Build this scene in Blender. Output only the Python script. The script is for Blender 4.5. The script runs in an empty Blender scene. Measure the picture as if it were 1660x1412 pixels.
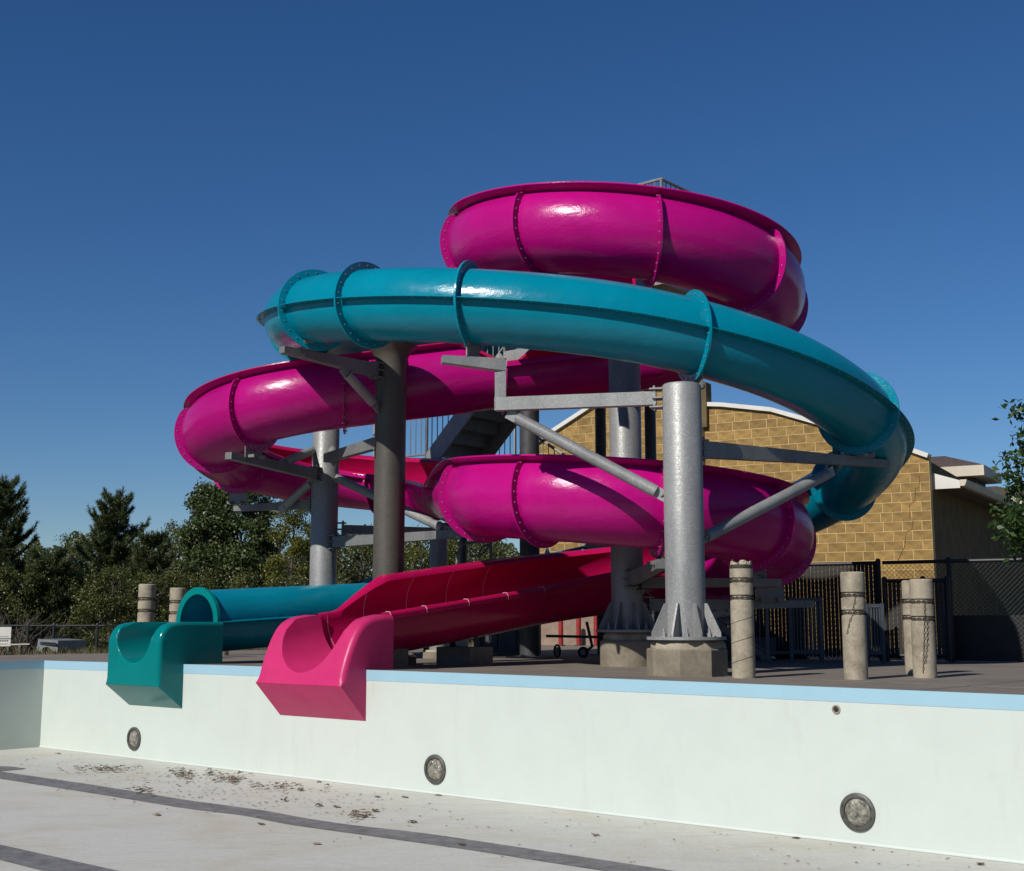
import bpy, math, random
import numpy as np
from math import sin, cos, tan, atan, atan2, radians, degrees, pi, sqrt, hypot
from mathutils import Vector, Matrix

random.seed(7); RNG = np.random.default_rng(7)
scene = bpy.context.scene
col = scene.collection

# ------------------------------------------------------------------ camera, sky, sun, exposure
CAM_H = 0.5
PITCH = radians(8.386)
FPX, CX, CY = 2069.0, 830.0, 706.0          # focal length and centre in photo pixels (1660 x 1412)
camd = bpy.data.cameras.new('camera'); cam = bpy.data.objects.new('camera', camd); col.objects.link(cam)
cam.location = (0, 0, CAM_H); cam.rotation_euler = (pi/2 + PITCH, 0, 0)
camd.sensor_fit = 'HORIZONTAL'; camd.angle = 2*atan(830/FPX); camd.clip_end = 2000; camd.clip_start = 0.05
scene.camera = cam

SUN_AZ, SUN_EL = radians(40), radians(36.5)   # from behind the camera towards the left
SDIR = Vector((-sin(SUN_AZ)*cos(SUN_EL), -cos(SUN_AZ)*cos(SUN_EL), sin(SUN_EL)))
world = bpy.data.worlds.new('World'); scene.world = world; world.use_nodes = True
wn = world.node_tree.nodes; wl = world.node_tree.links
sky = wn.new('ShaderNodeTexSky'); sky.sky_type = 'NISHITA'; sky.sun_disc = False
sky.sun_elevation = SUN_EL; sky.sun_rotation = atan2(SDIR.x, SDIR.y)
sky.altitude = 300; sky.air_density = 1.0; sky.dust_density = 0.0; sky.ozone_density = 6.0
hs = wn.new('ShaderNodeHueSaturation'); hs.inputs['Saturation'].default_value = 1.18; hs.inputs['Hue'].default_value = 0.506; hs.inputs['Value'].default_value = 1.0
wl.new(sky.outputs[0], hs.inputs['Color']); wl.new(hs.outputs[0], wn['Background'].inputs[0]); wn['Background'].inputs[1].default_value = 0.071
sd = bpy.data.lights.new('sun', 'SUN'); sd.energy = 4.6; sd.angle = radians(0.53); sd.color = (1, 0.955, 0.88)
sun = bpy.data.objects.new('sun', sd); col.objects.link(sun); sun.location = (-20, -20, 30)
sun.rotation_euler = SDIR.to_track_quat('Z', 'Y').to_euler()
scene.view_settings.view_transform = 'Standard'; scene.view_settings.look = 'None'
scene.view_settings.gamma = 1; scene.view_settings.exposure = 0.0

# ------------------------------------------------------------------ placing: photo pixel -> point of the place
def ray(x, y):
    a, b = (x-CX)/FPX, -(y-CY)/FPX
    return Vector((a, cos(PITCH)-b*sin(PITCH), sin(PITCH)+b*cos(PITCH)))
def at(x, y, depth):
    d = ray(x, y); return Vector((0, 0, CAM_H)) + d*(depth/d.y)
def on_z(x, y, z=0.0):
    d = ray(x, y); return Vector((0, 0, CAM_H)) + d*((z-CAM_H)/d.z)
def project(p):
    d = Vector(p)-Vector((0, 0, CAM_H))
    f = d.y*cos(PITCH)+d.z*sin(PITCH); u_ = -d.y*sin(PITCH)+d.z*cos(PITCH)
    return CX+FPX*d.x/f, CY-FPX*u_/f
TH = radians(49.5)
U = Vector((sin(TH), -cos(TH), 0)); V = Vector((cos(TH), sin(TH), 0))     # along the pool wall / into the deck
WALL_V, FLOOR_Z, CORNER_U = 9.315, -1.152, -16.36
def uv(u, v, z=0.0): return U*u + V*v + Vector((0, 0, z))

# ------------------------------------------------------------------ mesh helpers
class MB:
    def __init__(s): s.v, s.f, s.m = [], [], []
    def add(s, vs, fs, m=0):
        o = len(s.v); s.v += [tuple(p) for p in vs]; s.f += [tuple(i+o for i in f) for f in fs]; s.m += [m]*len(fs); return s
    def box(s, c, size, ex=(1, 0, 0), ey=None, ez=(0, 0, 1), m=0):
        ex = Vector(ex).normalized(); ez = Vector(ez).normalized(); ey = Vector(ey).normalized() if ey else ez.cross(ex)
        c = Vector(c); a, b, d = ex*size[0]/2, ey*size[1]/2, ez*size[2]/2
        vs = [c+i*a+j*b+k*d for k in (-1, 1) for j in (-1, 1) for i in (-1, 1)]
        return s.add(vs, [(0, 2, 3, 1), (4, 5, 7, 6), (0, 1, 5, 4), (2, 6, 7, 3), (0, 4, 6, 2), (1, 3, 7, 5)], m)
    def beam(s, p, q, w, h, h2=None, m=0):
        p, q = Vector(p), Vector(q); d = (q-p).normalized()
        side = d.cross(Vector((0, 0, 1)))
        side = side.normalized() if side.length > 1e-4 else Vector((1, 0, 0))
        upv = side.cross(d); h2 = h if h2 is None else h2
        vs = [p+side*i*w/2+upv*j*h/2 for j in (-1, 1) for i in (-1, 1)]
        vs += [q+side*i*w/2+upv*(h/2 if j > 0 else h/2-h2) for j in (-1, 1) for i in (-1, 1)]
        return s.add(vs, [(0, 1, 3, 2), (4, 6, 7, 5), (0, 4, 5, 1), (2, 3, 7, 6), (0, 2, 6, 4), (1, 5, 7, 3)], m)
    def tube(s, pts, r, n=12, m=0, caps=True, closed=False):
        pts = [Vector(p) for p in pts]; k = len(pts)
        rs = r if isinstance(r, (list, tuple)) else [r]*k
        ref = None; vs = []
        for i, p in enumerate(pts):
            a = pts[(i-1) % k] if (closed or i > 0) else p; b = pts[(i+1) % k] if (closed or i < k-1) else p
            t = (b-a).normalized()
            if ref is None: ref = t.orthogonal().normalized()
            ref = (ref-t*ref.dot(t)).normalized(); bi = t.cross(ref)
            vs += [p+(ref*cos(2*pi*j/n)+bi*sin(2*pi*j/n))*rs[i] for j in range(n)]
        fs = []
        for i in range(k if closed else k-1):
            i2 = (i+1) % k
            fs += [(i*n+j, i*n+(j+1) % n, i2*n+(j+1) % n, i2*n+j) for j in range(n)]
        if caps and not closed:
            fs += [tuple(range(n))[::-1], tuple((k-1)*n+j for j in range(n))]
        return s.add(vs, fs, m)
    def lathe(s, prof, c=(0, 0, 0), n=32, m=0, phase=0.0):
        c = Vector(c); vs = []; fs = []; k = len(prof)
        for r, z in prof: vs += [c+Vector((r*cos(2*pi*j/n+phase), r*sin(2*pi*j/n+phase), z)) for j in range(n)]
        for i in range(k-1): fs += [(i*n+j, i*n+(j+1) % n, (i+1)*n+(j+1) % n, (i+1)*n+j) for j in range(n)]
        fs += [tuple(range(n))[::-1], tuple((k-1)*n+j for j in range(n))]
        return s.add(vs, fs, m)
    def prism(s, poly, d, m=0):
        n = len(poly); d = Vector(d); p = [Vector(q) for q in poly]
        return s.add(p+[q+d for q in p], [tuple(range(n))[::-1], tuple(range(n, 2*n))]+[(i, (i+1) % n, (i+1) % n+n, i+n) for i in range(n)], m)
    def mesh(s, name, mats, sharp=35):
        me = bpy.data.meshes.new(name); me.from_pydata(s.v, [], s.f)
        for x in (mats if isinstance(mats, (list, tuple)) else [mats]): me.materials.append(x)
        me.polygons.foreach_set('material_index', s.m)
        me.polygons.foreach_set('use_smooth', [True]*len(s.f)); me.update()
        me.set_sharp_from_angle(angle=radians(sharp))
        return me
    def build(s, name, mats, parent=None, sharp=35, fixn=False):
        me = s.mesh(name, mats, sharp)
        if fixn:
            import bmesh
            bm = bmesh.new(); bm.from_mesh(me); bmesh.ops.recalc_face_normals(bm, faces=bm.faces); bm.to_mesh(me); bm.free()
        return link(name, me, parent)
def link(name, me, parent=None):
    o = bpy.data.objects.new(name, me); col.objects.link(o)
    if parent: attach(o, parent)
    return o
ROOTLOC = {}
def attach(o, parent):
    o.parent = parent
    o.matrix_parent_inverse = Matrix.Translation(-Vector(ROOTLOC.get(parent.name, (0, 0, 0))))
def tag(o, label=None, cat=None, group=None, kind=None):
    if label: o['label'] = label
    if cat: o['category'] = cat
    if group: o['group'] = group
    if kind: o['kind'] = kind
    return o
def thing(name, loc, label, cat, group=None):
    e = bpy.data.objects.new(name, None); col.objects.link(e); e.location = loc; ROOTLOC[e.name] = tuple(loc)
    e.empty_display_size = 0.2
    return tag(e, label, cat, group)
def copy_tree(o, parent=None):
    c = o.copy(); col.objects.link(c); c.parent = parent
    for ch in o.children: copy_tree(ch, c)
    return c
def fast_mesh(name, verts, faces_n, mats, mat_idx=None, smooth=False):
    """verts (N,3) array of quads laid out one after another"""
    n = len(verts)//faces_n; me = bpy.data.meshes.new(name)
    me.vertices.add(len(verts)); me.vertices.foreach_set('co', np.asarray(verts, np.float32).ravel())
    me.loops.add(len(verts)); me.loops.foreach_set('vertex_index', np.arange(len(verts), dtype=np.int32))
    me.polygons.add(n); me.polygons.foreach_set('loop_start', np.arange(0, len(verts), faces_n, dtype=np.int32))
    if mat_idx is not None: me.polygons.foreach_set('material_index', np.asarray(mat_idx, np.int32))
    for x in (mats if isinstance(mats, (list, tuple)) else [mats]): me.materials.append(x)
    me.update(calc_edges=True); me.validate()
    return me

# ------------------------------------------------------------------ materials
def nmat(name):
    m = bpy.data.materials.new(name); m.use_nodes = True
    nt = m.node_tree; return m, nt, nt.nodes, nt.links, nt.nodes['Principled BSDF']
def ramp(N, L, src, stops):
    r = N.new('ShaderNodeValToRGB'); L.new(src, r.inputs[0])
    e = r.color_ramp.elements
    while len(e) < len(stops): e.new(0.5)
    for k, (p, c) in enumerate(stops): e[k].position = p; e[k].color = (c[0], c[1], c[2], 1) if not isinstance(c, float) else (c, c, c, 1)
    return r.outputs[0]
def noise(N, L, scale, detail=4, rough=0.55, vec=None, dist=0.0):
    n = N.new('ShaderNodeTexNoise'); n.inputs['Scale'].default_value = scale; n.inputs['Detail'].default_value = detail
    n.inputs['Roughness'].default_value = rough; n.inputs['Distortion'].default_value = dist
    if vec is not None: L.new(vec, n.inputs['Vector'])
    return n.outputs[0]
def coords(N, L, scale=(1, 1, 1), rot=(0, 0, 0), kind='Object'):
    t = N.new('ShaderNodeTexCoord'); mp = N.new('ShaderNodeMapping'); L.new(t.outputs[kind], mp.inputs[0])
    mp.inputs['Scale'].default_value = scale; mp.inputs['Rotation'].default_value = rot
    return mp.outputs[0]
def mixc(N, L, fac, a, b, mode='MIX'):
    x = N.new('ShaderNodeMix'); x.data_type = 'RGBA'; x.blend_type = mode
    for k, val in ((0, fac), (6, a), (7, b)):
        if hasattr(val, 'is_linked') or hasattr(val, 'links'): L.new(val, x.inputs[k])
        elif isinstance(val, (int, float)): x.inputs[k].default_value = val
        else: x.inputs[k].default_value = (val[0], val[1], val[2], 1)
    return x.outputs[2]
def bump(N, L, P, h, strength=0.3, dist=0.01):
    b = N.new('ShaderNodeBump'); b.inputs['Strength'].default_value = strength; b.inputs['Distance'].default_value = dist
    L.new(h, b.inputs['Height']); L.new(b.outputs[0], P.inputs['Normal'])
def simple(name, c, rough=0.6, metal=0.0, var=0.25, scale=6.0, bs=0.0, bscale=60.0, bd=0.01, rnd=0.0):
    m, nt, N, L, P = nmat(name); vec = coords(N, L)
    lo = [x*(1-var) for x in c]; hi = [min(1, x*(1+var)) for x in c]
    cc = ramp(N, L, noise(N, L, scale, 6, 0.6, vec), [(0.3, lo), (0.7, hi)])
    if rnd:
        oi = N.new('ShaderNodeObjectInfo')
        cc = mixc(N, L, 1.0, cc, ramp(N, L, oi.outputs['Random'], [(0, 1-rnd), (1, 1.0)]), 'MULTIPLY')
    L.new(cc, P.inputs['Base Color']); P.inputs['Roughness'].default_value = rough; P.inputs['Metallic'].default_value = metal
    if bs: bump(N, L, P, noise(N, L, bscale, 5, 0.6, vec), bs, bd)
    return m
def gelcoat(name, c, rough=0.16, peel=0.10):
    m, nt, N, L, P = nmat(name); vec = coords(N, L)
    cc = ramp(N, L, noise(N, L, 1.1, 6, 0.65, vec, 0.5), [(0.3, [x*0.86 for x in c]), (0.7, [min(1, x*1.06) for x in c])])
    oi = N.new('ShaderNodeObjectInfo')                                        # panels of slightly different fading
    cc = mixc(N, L, 1.0, cc, ramp(N, L, oi.outputs['Random'], [(0, 0.88), (1, 1.06)]), 'MULTIPLY')
    chalk = ramp(N, L, noise(N, L, 7.0, 9, 0.72, coords(N, L, (1, 1, 0.45)), 0.5), [(0.60, 0.0), (0.85, 0.035)])
    g_ = 0.30*max(c)+0.10
    cc = mixc(N, L, chalk, cc, (g_, g_, g_))
    drip = ramp(N, L, noise(N, L, 5.0, 7, 0.7, coords(N, L, (3.2, 3.2, 0.22))), [(0.60, 0.0), (0.82, 0.30)])
    cc = mixc(N, L, drip, cc, [x*0.45+0.006 for x in c])
    L.new(cc, P.inputs['Base Color'])
    dust = ramp(N, L, noise(N, L, 4.0, 8, 0.65, vec), [(0.35, rough*0.85), (0.75, rough*1.6)])
    L.new(dust, P.inputs['Roughness'])
    P.inputs['IOR'].default_value = 1.45; P.inputs['Specular IOR Level'].default_value = 0.36
    a = noise(N, L, 60, 3, 0.6, vec); b = noise(N, L, 7, 3, 0.5, coords(N, L, (1, 1, 2.2)))
    ma = N.new('ShaderNodeMath'); ma.operation = 'MULTIPLY_ADD'; L.new(b, ma.inputs[0]); ma.inputs[1].default_value = 3.0; L.new(a, ma.inputs[2])
    bump(N, L, P, ma.outputs[0], peel, 0.008)
    return m
M = {}
M['magenta'] = gelcoat('magenta_gelcoat', (0.420, 0.003, 0.172), 0.20, 0.20)
M['red'] = gelcoat('pink_red_gelcoat', (0.42, 0.004, 0.072), 0.2)
M['pink'] = gelcoat('pink_runout_gelcoat', (0.545, 0.026, 0.138), 0.36, 0.05)
M['teal'] = gelcoat('teal_gelcoat', (0.0, 0.225, 0.325), 0.20, 0.20)
M['teal_green'] = gelcoat('teal_green_gelcoat', (0.0, 0.185, 0.185), 0.17, 0.04)
M['caulk'] = simple('caulk', (0.62, 0.40, 0.40), 0.6, 0, 0.1)
M['bolt'] = simple('zinc_bolt', (0.30, 0.29, 0.29), 0.4, 0.4, 0.1)

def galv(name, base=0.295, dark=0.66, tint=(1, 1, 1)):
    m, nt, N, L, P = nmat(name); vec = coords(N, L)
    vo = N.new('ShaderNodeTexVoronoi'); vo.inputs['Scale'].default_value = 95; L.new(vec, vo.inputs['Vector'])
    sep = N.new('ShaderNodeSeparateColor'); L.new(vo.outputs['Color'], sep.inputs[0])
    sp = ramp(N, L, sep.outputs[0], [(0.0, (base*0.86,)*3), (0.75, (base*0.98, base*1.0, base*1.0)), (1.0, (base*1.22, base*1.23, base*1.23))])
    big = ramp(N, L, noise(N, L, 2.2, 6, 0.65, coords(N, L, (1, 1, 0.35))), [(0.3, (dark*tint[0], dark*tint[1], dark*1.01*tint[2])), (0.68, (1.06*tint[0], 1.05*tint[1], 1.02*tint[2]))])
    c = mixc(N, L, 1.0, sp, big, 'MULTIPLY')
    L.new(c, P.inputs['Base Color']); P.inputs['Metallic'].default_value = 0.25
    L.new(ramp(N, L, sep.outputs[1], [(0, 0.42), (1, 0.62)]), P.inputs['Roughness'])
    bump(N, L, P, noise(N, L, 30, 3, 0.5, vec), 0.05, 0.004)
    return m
M['galv'] = galv('galvanised_steel')
M['galv_dark'] = galv('weathered_galvanised_steel', 0.22, 0.62)
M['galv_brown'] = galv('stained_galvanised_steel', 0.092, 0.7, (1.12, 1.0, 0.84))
M['dark_steel'] = simple('dark_painted_steel', (0.03, 0.034, 0.04), 0.5, 0.2, 0.3)

def concrete(name, c, stain=(0.12, 0.11, 0.09), amt=0.5, scale=2.2, bs=0.35):
    m, nt, N, L, P = nmat(name); vec = coords(N, L)
    base = ramp(N, L, noise(N, L, scale*6, 8, 0.65, vec), [(0.28, [x*0.78 for x in c]), (0.72, [x*1.14 for x in c])])
    f = ramp(N, L, noise(N, L, scale, 7, 0.62, vec, 0.6), [(0.45, 0.0), (0.72, amt)])
    L.new(mixc(N, L, f, base, stain), P.inputs['Base Color']); P.inputs['Roughness'].default_value = 0.85
    h = mixc(N, L, 0.5, noise(N, L, 90, 6, 0.7, vec), noise(N, L, 14, 5, 0.6, vec))
    bump(N, L, P, h, bs, 0.01)
    return m
M['deck'] = concrete('deck_concrete', (0.185, 0.155, 0.125), (0.10, 0.088, 0.075), 0.6, 0.7, 0.25)
M['bollard'] = concrete('bollard_concrete', (0.345, 0.30, 0.222), (0.14, 0.118, 0.08), 0.8, 7.0)
M['footing'] = concrete('footing_concrete', (0.22, 0.19, 0.14), (0.10, 0.08, 0.055), 0.75, 3.0, 0.5)
M['grout'] = concrete('grout', (0.37, 0.32, 0.24), (0.15, 0.125, 0.09), 0.6, 6.0, 0.8)

def pool_paint(name, c, streak):
    m, nt, N, L, P = nmat(name); vec = coords(N, L)
    base = ramp(N, L, noise(N, L, 3.0, 8, 0.6, vec), [(0.3, [x*0.95 for x in c]), (0.7, c)])
    st = ramp(N, L, noise(N, L, 2.0, 8, 0.7, coords(N, L, (2.5, 2.5, 0.5)), 0.4), [(0.56, 0.0), (0.8, streak)])
    base = mixc(N, L, st, base, [x*0.72 for x in c])
    sc = ramp(N, L, noise(N, L, 11, 9, 0.75, coords(N, L, (1.3, 1.3, 0.8), (0.5, 0.3, 0)), 1.2), [(0.66, 0.0), (0.78, 0.40)])
    base = mixc(N, L, sc, base, [x*0.5 for x in c])
    vo = N.new('ShaderNodeTexVoronoi'); vo.feature = 'DISTANCE_TO_EDGE'; vo.inputs['Scale'].default_value = 0.9
    wv = mixc(N, L, 0.06, vec, N.new('ShaderNodeTexNoise').outputs['Color']); L.new(wv, vo.inputs['Vector'])
    line = ramp(N, L, vo.outputs['Distance'], [(0.0, 0.05), (0.003, 0.0)])
    msk = ramp(N, L, noise(N, L, 1.7, 4, 0.6, vec), [(0.5, 0.0), (0.6, 1.0)])
    lm = N.new('ShaderNodeMath'); lm.operation = 'MULTIPLY'; L.new(line, lm.inputs[0]); L.new(msk, lm.inputs[1])
    L.new(mixc(N, L, lm.outputs[0], base, [x*0.35 for x in c]), P.inputs['Base Color']); P.inputs['Roughness'].default_value = 0.55
    bump(N, L, P, mixc(N, L, 0.4, noise(N, L, 40, 5, 0.6, vec), noise(N, L, 3, 3, 0.5, vec)), 0.12, 0.02)
    return m
M['pool_white'] = pool_paint('pool_wall_paint', (0.520, 0.570, 0.525), 0.32)
M['pool_blue'] = pool_paint('pool_blue_band', (0.29, 0.475, 0.57), 0.25)
def floor_paint():
    m, nt, N, L, P = nmat('pool_floor_paint'); vec = coords(N, L)
    rot = -atan2(U.y, U.x)
    broom = mixc(N, L, 0.45, noise(N, L, 30, 8, 0.75, coords(N, L, (0.22, 2.4, 1), (0, 0, rot))), noise(N, L, 26, 8, 0.75, vec))
    base = ramp(N, L, broom, [(0.30, (0.32, 0.318, 0.285)), (0.50, (0.515, 0.512, 0.462)), (0.78, (0.61, 0.607, 0.552))])
    rust = ramp(N, L, noise(N, L, 0.8, 8, 0.68, vec, 0.8), [(0.46, 0.0), (0.75, 0.6)])
    c = mixc(N, L, rust, base, (0.43, 0.36, 0.24))
    grime = ramp(N, L, noise(N, L, 2.6, 8, 0.7, coords(N, L, (0.5, 1.4, 1), (0, 0, rot)), 0.7), [(0.52, 0.0), (0.8, 0.4)])
    c = mixc(N, L, grime, c, (0.27, 0.25, 0.21))
    sp = ramp(N, L, noise(N, L, 75, 3, 0.6, vec), [(0.68, 0.0), (0.76, 0.45)])
    c = mixc(N, L, sp, c, (0.26, 0.23, 0.18))
    L.new(c, P.inputs['Base Color']); P.inputs['Roughness'].default_value = 0.7
    bump(N, L, P, broom, 0.35, 0.012)
    return m
M['floor'] = floor_paint()
M['stripe'] = simple('lane_stripe_paint', (0.155, 0.15, 0.15), 0.7, 0, 0.35, 9, 0.3, 45)
M['leafdry'] = simple('dry_leaf', (0.115, 0.078, 0.045), 0.8, 0, 0.5, 30)
M['leafpale'] = simple('pale_dry_leaf', (0.26, 0.20, 0.13), 0.8, 0, 0.35, 30)
M['black'] = simple('black_coated_steel', (0.014, 0.014, 0.015), 0.5, 0, 0.3)
M['iron'] = simple('rusty_chain', (0.055, 0.043, 0.036), 0.7, 0.3, 0.4, 30)
M['white'] = simple('white_paint', (0.60, 0.58, 0.53), 0.6, 0, 0.08, 3)
M['cream'] = simple('cream_paint', (0.50, 0.45, 0.35), 0.6, 0, 0.08, 3)
M['shingle'] = simple('brown_shingle', (0.085, 0.058, 0.046), 0.9, 0, 0.4, 14, 0.6, 40)
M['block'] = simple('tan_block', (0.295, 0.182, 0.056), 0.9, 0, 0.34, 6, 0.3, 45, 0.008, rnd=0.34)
M['block_shade'] = simple('tan_block_shade_toned', (0.12, 0.085, 0.034), 0.9, 0, 0.3, 3, 0.6, 35)  # same tan block, with the shaded side's darkness put into its colour
M['mortar'] = simple('mortar', (0.52, 0.37, 0.165), 0.9, 0, 0.15, 10, 0.4, 80)
M['crack'] = simple('crack_rust', (0.10, 0.045, 0.02), 0.9)
M['redpost'] = simple('red_paint', (0.26, 0.012, 0.010), 0.5)
M['tyre'] = simple('tyre_rubber', (0.012, 0.012, 0.012), 0.8)
M['lens'] = simple('light_lens', (0.20, 0.19, 0.155), 0.10, 0.0, 0.7, 24, 0.8, 38, 0.02)
M['bezel'] = simple('light_bezel', (0.085, 0.083, 0.075), 0.5, 0.3, 0.3, 30)
M['grass'] = simple('dry_grass', (0.115, 0.095, 0.045), 0.95, 0, 0.5, 3, 0.8, 60)
M['lawn'] = simple('lawn', (0.06, 0.085, 0.022), 0.95, 0, 0.45, 2, 0.8, 40)
M['bark'] = simple('bark', (0.10, 0.08, 0.06), 0.95, 0, 0.4, 20, 0.8, 40)
M['twig'] = simple('grey_twig', (0.11, 0.085, 0.07), 0.95, 0, 0.4, 20)
M['trailer'] = simple('grey_trailer_paint', (0.17, 0.18, 0.19), 0.5, 0, 0.2)
M['print'] = simple('sign_print', (0.08, 0.08, 0.09), 0.7)
def foliage(name, c1, c2, c3, trans=0.3):
    m, nt, N, L, P = nmat(name)
    g = N.new('ShaderNodeNewGeometry')
    wnz = N.new('ShaderNodeTexWhiteNoise'); L.new(g.outputs['Random Per Island'], wnz.inputs['Vector']) if False else None
    cc = ramp(N, L, g.outputs['Random Per Island'], [(0.0, c1), (0.55, c2), (1.0, c3)])
    L.new(cc, P.inputs['Base Color']); P.inputs['Roughness'].default_value = 0.45
    tr = N.new('ShaderNodeBsdfTranslucent'); L.new(cc, tr.inputs[0])
    mx = N.new('ShaderNodeMixShader'); mx.inputs[0].default_value = trans
    L.new(P.outputs[0], mx.inputs[1]); L.new(tr.outputs[0], mx.inputs[2]); L.new(mx.outputs[0], N['Material Output'].inputs[0])
    return m
M['poplar'] = foliage('poplar_leaf', (0.028, 0.046, 0.012), (0.062, 0.090, 0.020), (0.18, 0.21, 0.085))
M['locust'] = foliage('yellow_green_leaf', (0.055, 0.064, 0.006), (0.115, 0.120, 0.012), (0.21, 0.20, 0.03))
M['pine'] = foliage('pine_needle', (0.027, 0.042, 0.013), (0.064, 0.084, 0.025), (0.14, 0.16, 0.06), 0.2)
M['shrubleaf'] = foliage('shrub_leaf', (0.036, 0.046, 0.010), (0.082, 0.094, 0.018), (0.17, 0.18, 0.05))
M['ash'] = foliage('ash_leaf', (0.022, 0.055, 0.012), (0.045, 0.095, 0.02), (0.10, 0.16, 0.04), 0.4)

# ------------------------------------------------------------------ the setting: ground, deck, pool
def sheet(name, pts, m, kind='structure'):
    b = MB(); b.add(pts, [tuple(range(len(pts)))]); o = b.build(name, m); tag(o, kind=kind); return o
gz = -0.75
g = MB()
far = 900
g.add([(-far, -60, gz), (far, -60, gz), (far, far, gz), (-far, far, gz)], [(0, 1, 2, 3)])
# the ground sheet is cut open where the pool lies (pool is lower than it), so build it as a ring of quads round the deck
DU0, DU1, DV1 = -19.7, 12.0, 34.0
ring = MB()
inn = [uv(DU0, 4.0, gz), uv(DU1+20, 4.0, gz), uv(DU1+20, DV1, gz), uv(DU0, DV1, gz)]
bank = [uv(DU0+0.02, 4.0, -0.02), uv(DU1+20, 4.0, -0.02), uv(DU1+20, DV1, -0.02), uv(DU0+0.02, DV1, -0.02)]
inn2 = [uv(DU0-2.6, 2.0, gz), uv(DU1+26, 2.0, gz), uv(DU1+26, DV1+3, gz), uv(DU0-2.6, DV1+3, gz)]
out = [uv(-far, -far, gz), uv(far, -far, gz), uv(far, far, gz), uv(-far, far, gz)]
vs = out+inn2
ring.add(vs, [(0, 1, 5, 4), (1, 2, 6, 5), (2, 3, 7, 6), (3, 0, 4, 7)])
tag(ring.build('ground', M['lawn']), kind='structure')
bk = MB(); nseg = 40
for k in range(nseg):     # the dry grass bank falling away beside the deck
    v0, v1 = 4+(DV1-4)*k/nseg, 4+(DV1-4)*(k+1)/nseg
    prof = [(DU0+0.05, -0.03), (DU0-0.5, 0.0), (DU0-1.2, -0.10), (DU0-2.0, -0.45), (DU0-2.8, gz-0.05)]
    for (a, za), (c, zc) in zip(prof, prof[1:]):
        h0, h1 = 0.03*sin(v0*5.1), 0.03*sin(v1*5.1)
        bk.add([uv(a, v0, za), uv(c, v0, zc+h0), uv(c, v1, zc+h1), uv(a, v1, za)], [(0, 1, 2, 3)])
tag(bk.build('grass_bank', M['grass']), kind='structure')

def edge_z(u):
    return max(0.0, 0.021*(1-((u+9.6)/6.4)**2))
dk = MB(); us = np.concatenate([[DU0], np.linspace(CORNER_U, -2.4, 30), [12.0]])
for a, c in zip(us, us[1:]):
    for v0, v1 in ((WALL_V, 10.6), (10.6, DV1)):
        e0 = (edge_z(a), edge_z(c)) if v0 == WALL_V else (0, 0)
        dk.add([uv(a, v0, e0[0]), uv(c, v0, e0[1]), uv(c, v1, 0), uv(a, v1, 0)], [(0, 1, 2, 3)])
dk.add([uv(DU0, 2.0, 0), uv(CORNER_U, 2.0, 0), uv(CORNER_U, WALL_V, 0), uv(DU0, WALL_V, 0)], [(0, 1, 2, 3)])
deck = tag(dk.build('pool_deck', M['deck']), kind='structure')
# joints in the deck
def ground_strip(name, a, b, w, m, z, parent):
    a, b = Vector(a), Vector(b); d = (b-a).normalized(); s = Vector((-d.y, d.x, 0))*w/2
    q = MB(); n = 14
    for k in range(n):
        p0, p1 = a.lerp(b, k/n), a.lerp(b, (k+1)/n)
        q.add([Vector((p.x, p.y, 0))+sg*s+Vector((0, 0, z+edge_z(p.dot(U))*max(0, 1-(p.dot(V)-WALL_V)/1.285))) for p, sg in ((p0, 1), (p0, -1), (p1, -1), (p1, 1))], [(0, 1, 2, 3)])
    return q.build(name, m, parent)
M['joint'] = simple('joint_sealant', (0.50, 0.45, 0.38), 0.8, 0, 0.2)
M['joint_dark'] = simple('dark_joint', (0.05, 0.045, 0.04), 0.9)
ground_strip('joint_sealant', on_z(560, 1071.5), on_z(1700, 1117.6), 0.022, M['joint'], 0.004, deck)
ground_strip('joint_sealant', on_z(0, 1066.2), on_z(170, 1065), 0.05, M['joint'], 0.004, deck)
for vv in (13.6, 16.6, 19.6): ground_strip('joint_line', uv(-19.6, vv), uv(4, vv), 0.012, M['joint_dark'], 0.005, deck)
for uu in (-17.5, -12.2, -7.0, -4.0, -1.0): ground_strip('joint_line', uv(uu, 9.4), uv(uu, 22), 0.012, M['joint_dark'], 0.006, deck)

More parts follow.
